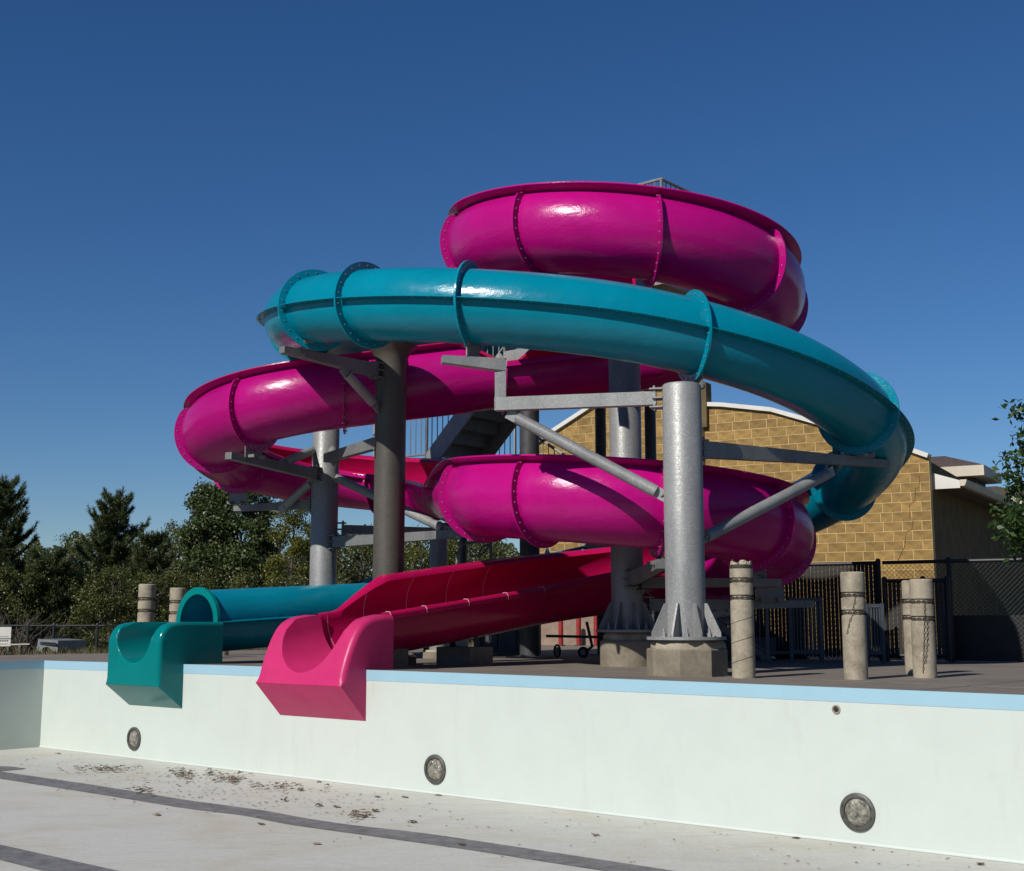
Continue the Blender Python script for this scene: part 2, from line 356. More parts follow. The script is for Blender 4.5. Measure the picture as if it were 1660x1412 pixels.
# pool shell
pf = MB(); nu, nv = 60, 60
def floor_z(u, v):
    d = v-WALL_V
    return FLOOR_Z
FU = np.linspace(CORNER_U, 9, nu); FV = np.linspace(-6, WALL_V, nv)
pf.add([uv(a, b, floor_z(a, b)) for b in FV for a in FU], [(j*nu+i, j*nu+i+1, (j+1)*nu+i+1, (j+1)*nu+i) for j in range(nv-1) for i in range(nu-1)])
pool_floor = tag(pf.build('pool_floor', M['floor']), kind='structure')
BAND = 0.105
def pool_wall(name, p0, p1, ez, nrm, n=40):
    q = MB()
    for k in range(n):
        a, c = Vector(p0).lerp(Vector(p1), k/n), Vector(p0).lerp(Vector(p1), (k+1)/n)
        za, zc = ez(a.dot(U)), ez(c.dot(U))
        q.add([Vector((a.x, a.y, FLOOR_Z)), Vector((c.x, c.y, FLOOR_Z)), Vector((c.x, c.y, zc-BAND)), Vector((a.x, a.y, za-BAND))], [(0, 1, 2, 3)])
    w = q.build(name, M['pool_white']); tag(w, kind='structure')
    q = MB(); off = Vector(nrm)*0.003
    for k in range(n):
        a, c = Vector(p0).lerp(Vector(p1), k/n), Vector(p0).lerp(Vector(p1), (k+1)/n)
        za, zc = ez(a.dot(U)), ez(c.dot(U))
        A, Cc = a+off, c+off
        q.add([Vector((A.x, A.y, za-BAND-0.002)), Vector((Cc.x, Cc.y, zc-BAND-0.002)), Vector((Cc.x, Cc.y, zc+0.002)), Vector((A.x, A.y, za+0.002)),
               Vector((c.x, c.y, zc+0.002))-off*2, Vector((a.x, a.y, za+0.002))-off*2], [(0, 1, 2, 3), (3, 2, 4, 5)])
    q.build('waterline_band', M['pool_blue'], w)
    return w
pool_wall('pool_wall', uv(CORNER_U, WALL_V), uv(9, WALL_V), edge_z, -V)
pool_wall('pool_end_wall', uv(CORNER_U, -6), uv(CORNER_U, WALL_V), lambda u: 0.0, U, 20)
# cove where the wall meets the floor
cv = MB(); n = 40
for k in range(n):
    a, c = CORNER_U+(9-CORNER_U)*k/n, CORNER_U+(9-CORNER_U)*(k+1)/n
    pr = [(WALL_V-0.07*(1-cos(t)) if False else WALL_V-0.022*(1-sin(t)), FLOOR_Z+0.022*(1-cos(t))) for t in np.linspace(0, pi/2, 5)]
    for (va, za), (vb, zb) in zip(pr, pr[1:]):
        cv.add([uv(a, va-0.002, za+0.002), uv(c, va-0.002, za+0.002), uv(c, vb-0.002, zb+0.002), uv(a, vb-0.002, zb+0.002)], [(0, 1, 2, 3)])
tag(cv.build('pool_cove', M['pool_white']), kind='structure')
def floor_patch(name, up, lo, m, z, parent):
    n = 60
    def res(px):
        xs = [p[0] for p in px]; ys = [p[1] for p in px]
        X = np.linspace(xs[0], xs[-1], n); return [(x, float(np.interp(x, xs, ys))) for x in X]
    a, b = res(up), res(lo)
    q = MB(); vs = []
    for (x, y), (x2, y2) in zip(a, b): vs += [on_z(x, y, FLOOR_Z+z), on_z(x2, y2, FLOOR_Z+z)]
    q.add(vs, [(2*i, 2*i+1, 2*i+3, 2*i+2) for i in range(n-1)])
    return q.build(name, m, parent)
floor_patch('lane_stripe', [(-160, 1229), (0, 1250.5), (150, 1272), (300, 1296.5), (430, 1314), (500, 1327), (560, 1336), (700, 1352), (760, 1361), (900, 1382), (1240, 1434)],
            [(-160, 1238), (0, 1262), (160, 1287), (300, 1310), (400, 1322), (440, 1331), (480, 1338), (560, 1349), (760, 1377), (900, 1399), (1180, 1442)], M['stripe'], 0.004, pool_floor)
floor_patch('lane_stripe', [(-200, 1327), (0, 1369), (190, 1411), (300, 1435)], [(-200, 1344), (0, 1393.5), (65, 1410), (160, 1435)], M['stripe'], 0.004, pool_floor)
floor_patch('lane_stripe', [(-120, 1238), (18, 1242.5), (41, 1245.5)], [(-120, 1256), (0, 1250), (41, 1246)], M['stripe'], 0.005, pool_floor)

# pool lights and the inlet
def wall_disc(u, z, prof, b, m=0, n=40):
    c = uv(u, WALL_V, z); vs = []; fs = []
    for r, o in prof: vs += [c+U*r*cos(2*pi*j/n)+Vector((0, 0, r*sin(2*pi*j/n)))-V*o for j in range(n)]
    for i in range(len(prof)-1): fs += [(i*n+j, i*n+(j+1) % n, (i+1)*n+(j+1) % n, (i+1)*n+j) for j in range(n)]
    fs.append(tuple((len(prof)-1)*n+j for j in range(n)))
    b.add(vs, fs, m)
for u_, lab in ((-14.134, 'round underwater light in pool wall below the teal slide mouth'),
                (-8.945, 'round underwater light in pool wall right of the pink slide mouth'),
                (-4.50, 'largest round underwater light in pool wall, at lower right')):
    e = thing('pool_light', uv(u_, WALL_V, -0.916), lab, 'pool light', 'underwater lights along the pool wall')
    b = MB(); wall_disc(u_, -0.916, [(0.143, 0.001), (0.141, 0.018), (0.130, 0.024), (0.108, 0.024), (0.102, 0.008)], b); b.build('bezel', M['bezel'], e)
    b = MB(); wall_disc(u_, -0.916, [(0.101, 0.010), (0.094, 0.014), (0.085, 0.020), (0.05, 0.030), (0.02, 0.033)], b); b.build('lens', M['lens'], e)
    for a in (60, 20, -20, 160, 200):
        s = MB(); c = uv(u_, WALL_V, -0.916)+U*0.12*cos(radians(a))+Vector((0, 0, 0.12*sin(radians(a))))-V*0.0235
        s.box(c, (0.007, 0.028, 0.004), U*cos(radians(a))+Vector((0, 0, sin(radians(a)))), None, -V); s.build('slot', M['black'], e)
e = thing('inlet_fitting', uv(-4.647, WALL_V, -0.158), 'small round inlet fitting high in the pool wall at right', 'inlet')
b = MB(); wall_disc(-4.647, -0.158, [(0.034, 0.001), (0.034, 0.010), (0.026, 0.012), (0.022, 0.003)], b); b.build('collar', M['grout'], e)
b = MB(); wall_disc(-4.647, -0.158, [(0.021, 0.003), (0.012, 0.006)], b); b.build('nozzle', M['black'], e)

# ------------------------------------------------------------------ slides: paths
class Path:
    """plan polyline sampled finely with arc length, heading and height"""
    def __init__(s): s.p, s.h = [], []
    def arc(s, c, R, a0, a1, step=0.03):
        n = max(2, int(abs(radians(a1-a0))*R/step))
        for k in range(n):
            a = radians(a0+(a1-a0)*k/n); sg = 1 if a1 > a0 else -1
            s.p.append((c[0]+R*cos(a), c[1]+R*sin(a))); s.h.append(a+sg*pi/2)
    def line(s, a, b, step=0.03):
        a, b = Vector(a[:2]), Vector(b[:2]); n = max(2, int((b-a).length/step)); h = atan2(b.y-a.y, b.x-a.x)
        for k in range(n+1): q = a.lerp(b, k/n); s.p.append((q.x, q.y)); s.h.append(h)
    def done(s, zk):
        P = np.array(s.p); keep = np.concatenate([[True], np.hypot(*(P[1:]-P[:-1]).T) > 1e-5]); P = P[keep]
        s.x, s.y = P[:, 0], P[:, 1]; s.hd = np.unwrap(np.array(s.h)[keep])
        s.s = np.concatenate([[0], np.cumsum(np.hypot(np.diff(s.x), np.diff(s.y)))]); s.L = s.s[-1]
        ks = sorted(zk); z = np.interp(s.s, [k for k, _ in ks], [z for _, z in ks])
        w = np.hanning(61); w /= w.sum(); zp = np.concatenate([z[0]+(z[0]-z[1:31][::-1]), z, z[-1]+(z[-1]-z[-31:-1][::-1])]); s.z = np.convolve(zp, w, 'valid')
        return s
    def get(s, t):
        return (np.array([np.interp(t, s.s, s.x), np.interp(t, s.s, s.y), np.interp(t, s.s, s.z)]), float(np.interp(t, s.s, s.hd)))

A = np.array([1.38, 15.43]); RA = 1.72
B = np.array([-2.66, 18.45]); RB = 1.63
RF = 0.49                      # flume radius
dAB = B-A; dist = hypot(*dAB); axA = degrees(atan2(dAB[1], dAB[0])); beta = degrees(math.acos((RA+RB)/dist)); LT = sqrt(dist**2-(RA+RB)**2)
def onc(c, R, a): return (c[0]+R*cos(radians(a)), c[1]+R*sin(radians(a)))
psi_dep = axA-beta+360         # leaving loop A the first time
psiB0 = axA-beta+180; psiB1 = axA+beta-180
psi_arr = axA+beta
psi_fin = 139.5+360
PS0 = 80.0
mp = Path()
mp.arc(A, RA, PS0, psi_dep); mp.line(onc(A, RA, psi_dep), onc(B, RB, psiB0)); mp.arc(B, RB, psiB0, psiB1)
mp.line(onc(B, RB, psiB1), onc(A, RA, psi_arr)); mp.arc(A, RA, psi_arr, psi_fin)
pend = onc(A, RA, psi_fin); u_mag = Vector((*pend, 0)).dot(U)
V_PINK_BACK = 9.70
mp.line(pend, uv(u_mag, V_PINK_BACK))
r_ = radians
s1 = lambda psi: r_(psi-PS0)*RA
sd_ = s1(psi_dep); sb0 = sd_+LT
s2 = lambda psi: sb0+r_(psiB0-psi)*RB
sb1 = s2(psiB1); sc0 = sb1+LT
s3 = lambda psi: sc0+r_(psi-psi_arr)*RA
sf = s3(psi_fin); s_end = sf+(Vector((*pend, 0)).dot(V)-V_PINK_BACK)
mp.done([(0, 5.06), (s1(180), 4.66), (s1(270), 4.29), (sd_, 3.57), (sb0, 3.05), (s2(180), 2.60), (sb1, 2.06), (sc0, 1.52), (s3(270), 1.30), (s3(360), 1.02), (sf, 0.43), (s_end, 0.07)])

TC = np.array([0.875, 16.4576]); RT = 3.68; TR = 0.40
tp = Path(); TS0 = 104.0
tp.arc(TC, RT, TS0, psi_fin); tend = onc(TC, RT, psi_fin); u_teal = Vector((*tend, 0)).dot(U); V_TEAL_BACK = 9.87
tp.line(tend, uv(u_teal, V_TEAL_BACK))
st = lambda psi: r_(psi-TS0)*RT
st_end = st(psi_fin)+(Vector((*tend, 0)).dot(V)-V_TEAL_BACK)
tp.done([(0, 5.05), (st(200), 4.23), (st(255), 3.73), (st(275), 3.56), (st(300), 3.27), (st(330), 2.85), (st(360), 2.50), (st(420), 1.68), (st(470), 0.98), (st(psi_fin), 0.70), (st_end, 0.52)])

HI, LO = 47.0, 3.0
def wallang(s):
    """angles above the equator of the left and right flume walls"""
    kR = [(0, HI), (sd_+LT*0.24, HI), (sd_+LT*0.36, LO), (sb1+LT*0.62, LO), (sb1+LT*0.90, HI), (sf, HI), (sf+0.3, 46), (s_end-0.95, 44), (s_end-0.30, LO), (s_end, LO)]
    kL = [(0, LO), (sd_+LT*0.37, LO), (sd_+LT*0.53, HI), (sb1+LT*0.25, HI), (sb1+LT*0.5, LO), (s_end, LO)]
    return float(np.interp(s, *zip(*kL))), float(np.interp(s, *zip(*kR)))
def frame(path, t):
    p, h = path.get(t); left = Vector((-sin(h), cos(h), 0)); return Vector(p), left, h
NSEC = 26
def flume_loop(t, r=RF):
    p, left, h = frame(mp, t); aL, aR = wallang(t); rin = r-0.022
    def P(lat, hh): return p+left*lat+Vector((0, 0, hh))
    def circ(rad, a): return (-rad*cos(a), r+rad*sin(a))          # lateral: right is negative; a=0 right equator, -90 bottom, -180 left
    fr = np.linspace(radians(aR), -pi-radians(aL), NSEC)
    pts, mats = [], []
    for a in fr: pts.append(circ(rin, a)); mats.append(0)          # inside, right to left
    def lip(a, k, sg):
        e_ = circ(rin, a); o_ = circ(r, a)
        kk = max(0, min(1, k))
        lerp = lambda x, y: (x[0]+(y[0]-x[0])*kk, x[1]+(y[1]-x[1])*kk)
        c0 = lerp((0.030, 0.028), (0.012, 0.030)); c1 = lerp((0.075, 0.026), (0.064, 0.058)); c2 = lerp((0.098, 0.000), (0.132, 0.078)); c3 = lerp((0.098, -0.055), (0.137, 0.062)); c4 = lerp((0.086, -0.055), (0.066, 0.022)); c5 = lerp((0.084, -0.008), (0.02, 0.002))
        f = lambda q, base: (base[0]+sg*q[0], base[1]+q[1])
        return [f(c0, e_), f(c1, e_), f(c2, e_), f(c3, e_), f(c4, o_), f(c5, o_)]
    kL, kR = (aL-LO)/(HI-LO), (aR-LO)/(HI-LO)
    pts += lip(fr[-1], kL, 1); mats += [0, 0, 0, 1, 1, 1]
    for a in fr[::-1]: pts.append(circ(r, a)); mats.append(1)
    pts += lip(fr[0], kR, -1)[::-1]; mats += [1, 1, 1, 0, 0, 0]
    return [P(*q) for q in pts], mats
def flume_section(ta, tb, parent):
    n = max(2, int((tb-ta)/0.065)); b = MB(); vs = []; k = None
    for i in range(n+1):
        pts, mats = flume_loop(ta+(tb-ta)*i/n); k = len(pts); vs += pts
    fs = []; ms = []
    for i in range(n):
        for j in range(k):
            j2 = (j+1) % k
            fs.append((i*k+j, i*k+j2, (i+1)*k+j2, (i+1)*k+j)); ms.append(mats[j])
    b.v = [tuple(p) for p in vs]; b.f = fs; b.m = ms
    return b.build('flume_section', [M['red'], M['magenta'] if ta < s3(401) else M['red']], parent, sharp=50, fixn=True)
def fin(path, t, r, centre_h, a0, a1, m, parent, w=0.084, th=0.024, full=False, n=44, name='flange', bolts=True):
    p, left, h = frame(path, t); fwd = Vector((cos(h), sin(h), 0)); b = MB(); vs = []
    cnt = n if full else n+1
    for i in range(cnt):
        a = a0+(a1-a0)*i/n
        q = -left*cos(a)+Vector((0, 0, sin(a)))
        e = 1.0 if full else min(1.0, 0.25+min(i, n-i)/3.0)
        base = p+Vector((0, 0, centre_h))
        for rr, dd in ((r-0.004, -th/2), (r+w*e, -th/2), (r+w*e, th/2), (r-0.004, th/2)): vs.append(base+q*rr+fwd*dd)
    fs = []
    for i in range(n):
        i2 = (i+1) % cnt
        fs += [(i*4+j, i*4+(j+1) % 4, i2*4+(j+1) % 4, i2*4+j) for j in range(4)]
    if not full: fs += [(0, 1, 2, 3), (n*4+3, n*4+2, n*4+1, n*4)]
    b.add(vs, fs); f = b.build(name, m, parent, fixn=True)
    if bolts:
        bb = MB(); nb = int(abs(a1-a0)*r/0.105)
        for i in range(nb):
            a = a0+(a1-a0)*(i+0.5)/nb; q = -left*cos(a)+Vector((0, 0, sin(a)))
            c = p+Vector((0, 0, centre_h))+q*(r+w*0.52)
            bb.tube([c-fwd*(th/2+0.012), c+fwd*(th/2+0.012)], 0.0068, 6)
        o = bb.build('bolts', M['bolt'], f); o.matrix_parent_inverse = f.matrix_parent_inverse.copy(); o.matrix_parent_inverse = Matrix.Identity(4); tag(o, kind='stuff')
    return f
def seam_in(t, parent):
    p, left, h = frame(mp, t); fwd = Vector((cos(h), sin(h), 0)); aL, aR = wallang(t); b = MB(); vs = []
    fr = np.linspace(radians(aR), -pi-radians(aL), NSEC)
    for a in fr:
        q = -left*cos(a)+Vector((0, 0, sin(a)))
        for dd in (-0.005, 0.005): vs.append(p+Vector((0, 0, RF))+q*(RF-0.0245)+fwd*dd)
    b.add(vs, [(2*i, 2*i+1, 2*i+3, 2*i+2) for i in range(NSEC-1)])
    # bead over the near rim
    pts = []
    for q in ((-0.01, 0.0), (0.02, 0.034), (0.075, 0.032), (0.102, 0.0), (0.103, -0.05)):
        pts.append(p+left*(RF-0.02+q[0])+Vector((0, 0, RF+RF*sin(radians(aL))*0.9+q[1])))
    if aL < 10: b.tube(pts, 0.003, 6)
    return b

mag = thing('open_water_slide', (*A, 0), 'twisting magenta open-flume water slide with pink runout over the pool edge', 'water slide')
joints = [0.0]
joints += [s1(a) for a in (147, 190, 233, 275.5, 318, 360, 402)]
joints += [sd_-0.1, sd_+LT*0.36, sd_+LT*0.72, s2(285), s2(241), s2(198), s2(155), s2(112), s2(69), s2(28), sb1+LT*0.42, s3(190), s3(232.5), s3(275.5), s3(318), s3(360), s3(402), s3(444), s3(478)]
jf = [s for s in joints[1:] if s < s3(430) and abs(s-(sb1+LT*0.42)) > 0.01]
run = [sf+0.15, sf+0.85, sf+1.55, sf+2.25, s_end-0.12]
sections = joints+run+[s_end]
secs = []
for a, b in zip(sections, sections[1:]): secs.append(flume_section(a, b, mag))
for t in jf:
    aL, aR = wallang(t)
    fin(mp, t, RF, RF, radians(aR-2), -pi-radians(aL-2), M['magenta'], mag)
for k, t in enumerate(run):
    sm = seam_in(t, mag); o = sm.build('caulk_seam', M['caulk'], secs[sections.index(t)]); o.matrix_parent_inverse = Matrix.Identity(4)
for t in (sd_+LT*0.36, s2(112), s2(69), s2(28)):
    sm = seam_in(t, mag); o = sm.build('caulk_seam', M['caulk'], secs[sections.index(t)]); o.matrix_parent_inverse = Matrix.Identity(4)

# ---- runout boxes: a block swept from a side profile with a trough cut through it
def runout(name, parent, uc, half, prof_top, back_v, under, rch, zb_front, zb_back, m, rb, soft):
    """a block swept from a side profile (v,z) from the front foot to the back, edges rounded by rb, trough of radius rch cut through"""
    pv = np.array([p[0] for p in prof_top]); pz = np.array([p[1] for p in prof_top])
    tpar = np.concatenate([[0], np.cumsum(np.hypot(np.diff(pv), np.diff(pz)))]); tpar /= tpar[-1]
    tt = np.linspace(0, 1, 300); vv = np.interp(tt, tpar, pv); zz = np.interp(tt, tpar, pz)
    w = np.hanning(17); w /= w.sum()
    zs = np.convolve(np.pad(zz, 8, mode='edge'), w, 'valid'); vs_ = np.convolve(np.pad(vv, 8, mode='edge'), w, 'valid')
    vs_[0], zs[0] = vv[0], zz[0]; vs_[-1], zs[-1] = vv[-1], zz[-1]
    tv, tz = np.gradient(vs_), np.gradient(zs); ln = np.hypot(tv, tz); nv_, nz_ = -tz/ln, tv/ln
    edge = half-rb+rb*np.sin(np.linspace(0, pi/2, 8))
    core = np.concatenate([rch*np.sin(np.linspace(-pi/2, pi/2, 90)), np.linspace(rch, half-rb, 9)[1:-1], -np.linspace(rch, half-rb, 9)[1:-1]])
    us_ = np.unique(np.round(np.concatenate([-edge, core, edge]), 5))
    nf, nr = 34, 30; b = MB(); cols = []; top_z = zs.max()
    lim = 0.975*rch; slope = lim/sqrt(rch*rch-lim*lim)
    def trough(du, v):
        zb = zb_front+(zb_back-zb_front)*(v-pv.min())/(back_v-pv.min()); a = abs(du)
        return zb+rch-sqrt(rch*rch-a*a) if a < lim else zb+rch-sqrt(rch*rch-lim*lim)+slope*(a-lim)
    def smin(a, c):
        h = max(0.0, min(1.0, 0.5+0.5*(c-a)/soft)); return c*(1-h)+a*h-soft*h*(1-h)
    for du in us_:
        x = max(0.0, abs(du)-(half-rb)); de = rb-sqrt(max(0, rb*rb-x*x))
        de_i = de*np.clip(np.cumsum(ln)/0.09, 0, 1); V_, Z_ = vs_-nv_*de_i, zs-nz_*de_i
        k = int(np.argmax(zs >= top_z-0.004))
        for i in range(k):
            if Z_[i] >= trough(du, V_[i]): k = i; break
        k = max(k, 4); colp = []
        for i in range(nf):
            t_ = k*i/(nf-1); i0 = int(t_); f = t_-i0; i1 = min(i0+1, len(V_)-1)
            colp.append([V_[i0]*(1-f)+V_[i1]*f, Z_[i0]*(1-f)+Z_[i1]*f])
        vst = colp[-1][0]
        for i in range(1, nr+1):
            v = vst+(back_v-vst)*(i/nr)**1.5; colp.append([v, smin(trough(du, v), top_z-de)])
        c = np.array(colp)
        for _ in range(5):
            c2 = c.copy()
            for i in range(nf-6, nf+5): c2[i] = 0.5*c[i]+0.25*(c[i-1]+c[i+1])
            c = c2
        cols.append([uv(uc+du, a, z) for a, z in c])
    n = nf+nr
    b.add([p for c in cols for p in c], [(i*n+j, (i+1)*n+j, (i+1)*n+j+1, i*n+j+1) for i in range(len(cols)-1) for j in range(n-1)])
    kl = len(under); o = len(b.v); b.v += [tuple(uv(uc-half, v, z)) for v, z in under]+[tuple(uv(uc+half, v, z)) for v, z in under]
    L0 = list(range(0, n)); R0 = [(len(cols)-1)*n+j for j in range(n)]
    fs = [(o+i, o+i+1, o+kl+i+1, o+kl+i) for i in range(kl-1)]
    front = [i*n for i in range(len(cols))]; backr = [i*n+n-1 for i in range(len(cols))]
    fs += [tuple(L0+[o+i for i in range(kl-1, -1, -1)]), tuple(R0[::-1]+[o+kl+i for i in range(kl)]), tuple(front+[o+kl, o]), tuple(backr[::-1]+[o+kl-1, o+2*kl-1])]
    b.f += fs; b.m += [0]*len(fs)
    ob = b.build(name, m, parent, sharp=60, fixn=True)
    me = ob.data
    for p in me.polygons: p.use_smooth = True
    me.set_sharp_from_angle(angle=radians(33))
    return ob
pc = (-9.92-11.30)/2
runout('runout', mag, u_mag*0.4+pc*0.6, 0.69,
       [(8.958, -0.135), (9.00, 0.02), (9.04, 0.14), (9.086, 0.254), (9.13, 0.345), (9.193, 0.443), (9.26, 0.510), (9.34, 0.553), (9.43, 0.580), (9.56, 0.593), (9.70, 0.597)],
       9.70, [(8.960, -0.138), (9.312, -0.50), (9.312, 0.022), (9.70, 0.022)], 0.475, -0.02, 0.11, M['pink'], 0.065, 0.03)

# ---- the teal tube
teal = thing('tube_water_slide', (*TC, 0), 'long curling teal tube water slide with flanged joints and boxy green runout', 'water slide')
def tube_section(ta, tb, parent):
    n = max(2, int((tb-ta)/0.07)); b = MB(); vs = []; k = 40
    for i in range(n+1):
        p, left, h = frame(tp, ta+(tb-ta)*i/n)
        for rr in (TR, TR-0.02):
            vs += [p-left*rr*cos(2*pi*j/k)+Vector((0, 0, rr*sin(2*pi*j/k))) for j in range(k)]
    fs = []
    for i in range(n):
        for off in (0, k):
            fs += [(i*2*k+off+j, i*2*k+off+(j+1) % k, (i+1)*2*k+off+(j+1) % k, (i+1)*2*k+off+j) for j in range(k)]
    for i in (0, n): fs += [(i*2*k+j, i*2*k+(j+1) % k, i*2*k+k+(j+1) % k, i*2*k+k+j) for j in range(k)]
    b.add(vs, fs); o = b.build('tube_section', M['teal'], parent, fixn=True)
    for sg, nm in ((-1, 'seam_flange'), (1, 'seam_flange')):
        q = MB(); vs = []; bb = MB()
        t0, t1 = ta+0.02, tb-0.02
        m_ = max(2, int((t1-t0)/0.1))
        for i in range(m_+1):
            p, left, h = frame(tp, t0+(t1-t0)*i/m_)
            for r0, dz in ((TR-0.01, -0.012), (TR+0.086, -0.012), (TR+0.086, -0.005), (TR-0.01, 0.010)): vs.append(p+left*sg*r0+Vector((0, 0, dz)))
        q.add(vs, [(i*4+j, i*4+(j+1) % 4, (i+1)*4+(j+1) % 4, (i+1)*4+j) for i in range(m_) for j in range(4)]+[(0, 1, 2, 3), (m_*4+3, m_*4+2, m_*4+1, m_*4)])
        nb = max(1, int((t1-t0)/0.15))
        for i in range(nb):
            p, left, h = frame(tp, t0+(t1-t0)*(i+0.5)/nb); c = p+left*sg*(TR+0.05)
            q.tube([c-Vector((0, 0, 0.020)), c-Vector((0, 0, 0.003))], 0.007, 6, 1)
        s_ = q.build(nm, [M['teal'], M['bolt']], o, fixn=True); s_.matrix_parent_inverse = Matrix.Identity(4)
    return o
tj = [st(a) for a in (140, 176, 211, 228, 249.5, 285.5, 327, 371, 412, 455)]+[st(psi_fin)+0.12]
tsec = [0.0]+tj+[st_end]
for a, b in zip(tsec, tsec[1:]): tube_section(a, b, teal)
for t in tj: fin(tp, t, TR, 0.0, 0, 2*pi, M['teal'], teal, full=True, n=48)
f = fin(tp, st_end-0.02, TR-0.045, 0.0, 0, 2*pi, M['teal_green'], teal, w=0.085, th=0.05, full=True, n=48, name='mouth_ring', bolts=False)
tcu = (-13.173-14.29)/2
runout('runout', teal, u_teal*0.4+tcu*0.6, 0.56,
       [(8.963, -0.238), (8.963, 0.0), (8.963, 0.26), (8.975, 0.345), (9.01, 0.415), (9.06, 0.470), (9.13, 0.505), (9.25, 0.518), (9.5, 0.520), (9.88, 0.522)],
       9.88, [(8.965, -0.240), (9.312, -0.508), (9.312, 0.012), (9.88, 0.012)], 0.37, 0.03, 0.14, M['teal_green'], 0.05, 0.05)

# ------------------------------------------------------------------ steel support columns
PIPE = 0.195
def base_assembly(e, c, r=PIPE, z0=0.33):
    b = MB(); b.lathe([(r+0.19, z0), (r+0.19, z0+0.03), (r, z0+0.03)], c, 40); b.build('base_plate', M['galv'], e)
    for k in range(8):
        a = 2*pi*k/8+0.28; d = Vector((cos(a), sin(a), 0)); s = Vector((-sin(a), cos(a), 0)); c3 = Vector(c)
        g_ = MB(); pl = [c3+d*(r-0.005)+Vector((0, 0, z0+0.03)), c3+d*(r+0.165)+Vector((0, 0, z0+0.03)), c3+d*(r+0.165)+Vector((0, 0, z0+0.07)), c3+d*(r+0.03)+Vector((0, 0, z0+0.35)), c3+d*(r-0.005)+Vector((0, 0, z0+0.35))]
        g_.prism([p-s*0.009 for p in pl], s*0.018); g_.build('gusset', M['galv'], e, fixn=True)
        a += pi/8; d = Vector((cos(a), sin(a), 0)); q = MB(); p0 = c3+d*(r+0.11)+Vector((0, 0, z0+0.025))
        q.tube([p0, p0+Vector((0, 0, 0.085))], 0.014, 8); q.tube([p0+Vector((0, 0, 0.005)), p0+Vector((0, 0, 0.04))], 0.026, 6); q.build('anchor_bolt', M['galv'], e)
def clamp(b, c, d, z, r, m=0):
    """bolted bracket on the column at height z towards d"""
    d = Vector((d.x, d.y, 0)).normalized(); s = Vector((-d.y, d.x, 0)); c = Vector((c[0], c[1], z))
    b.box(c+d*(r+0.045), (0.10, 0.17, 0.014), d, None, (0, 0, 1), m); b.box(c+d*(r+0.055)+Vector((0, 0, 0.092)), (0.13, 0.16, 0.014), d, None, (0, 0, 1), m); b.box(c+d*(r+0.055)-Vector((0, 0, 0.092)), (0.13, 0.16, 0.014), d, None, (0, 0, 1), m)
    for sx in (-0.045, 0.045): b.tube([c+d*(r+0.075)+s*sx-Vector((0, 0, 0.125)), c+d*(r+0.075)+s*sx+Vector((0, 0, 0.125))], 0.013, 6, m)
def support(label, c, zt, zb, mat, arms, struts, flare=False, r=PIPE, foot=None, saddles=()):
    e = thing('support_column', (c[0], c[1], zb), label, 'support column', 'steel columns carrying the slides')
    b = MB()
    prof = [(r, zb), (r, zt-0.02), (r-0.015, zt)] if not flare else [(r, zb), (r, zt-0.30), (r+0.012, zt-0.17), (r+0.05, zt-0.09), (r+0.125, zt-0.012), (r+0.135, zt)]
    b.lathe(prof, (c[0], c[1], 0), 48); b.build('shaft', mat, e, sharp=50)
    if foot is not None: base_assembly(e, (c[0], c[1], 0), r, foot)
    for arm in arms:
        p = Vector((c[0], c[1], arm['z'])); q = Vector(arm['to']); d = (q-p); d2 = Vector((d.x, d.y, 0)).normalized(); b = MB()
        clamp(b, c, d2, arm['z'], r)
        b.beam(p+d2*(r+0.06), q, 0.11, arm.get('h', 0.15), arm.get('h2', 0.07))
        b.build('bracket_arm', arm.get('m', M['galv_dark']), e, fixn=True)
    for p, q in struts:
        b = MB(); p, q = Vector(p), Vector(q); d = (q-p).normalized()
        b.tube([p+d*0.04, q-d*0.08], 0.062, 16)
        sd2 = d.cross(Vector((0, 0, 1))).normalized()
        for x, sg in ((p, 1), (q, -1)): b.box(x+d*sg*0.02, (0.2, 0.016, 0.11), d, sd2, d.cross(sd2)); b.tube([x+d*sg*0.02-sd2*0.03, x+d*sg*0.02+sd2*0.03], 0.018, 8)
        b.build('brace', M['galv'], e, fixn=True)
    for (x, t, path, zlow, arm_d) in saddles:      # plates standing on an arm under a flume joint
        p, left, h = frame(path, t); zf = p.z-(TR if path is tp else 0)
        b = MB(); fwd = Vector((cos(h), sin(h), 0))
        w = 0.34
        n = 9; top = []
        rr = (TR if path is tp else RF)+0.0
        for i in range(n):
            l_ = -w/2+w*i/(n-1); zc = (p.z if path is tp else p.z+RF)-sqrt(rr*rr-l_*l_)-0.012
            top.append(Vector((p.x, p.y, 0))+left*l_+Vector((0, 0, zc)))
        poly = [Vector((top[-1].x, top[-1].y, zlow)), Vector((top[0].x, top[0].y, zlow))]
        pl = top+poly
        b.prism([q+fwd*0.03 for q in pl], fwd*0.014)
        for sx in (-0.10, 0.10):
            cc = Vector((p.x, p.y, zlow+0.02))+left*sx; b.box(cc, (0.05, 0.16, 0.04), left, None, (0, 0, 1))
            b.tube([cc+fwd*0.06, cc+fwd*0.06+Vector((0, 0, 0.06))], 0.014, 6)
        b.build('saddle', M['galv_dark'], e, fixn=True)
    return e
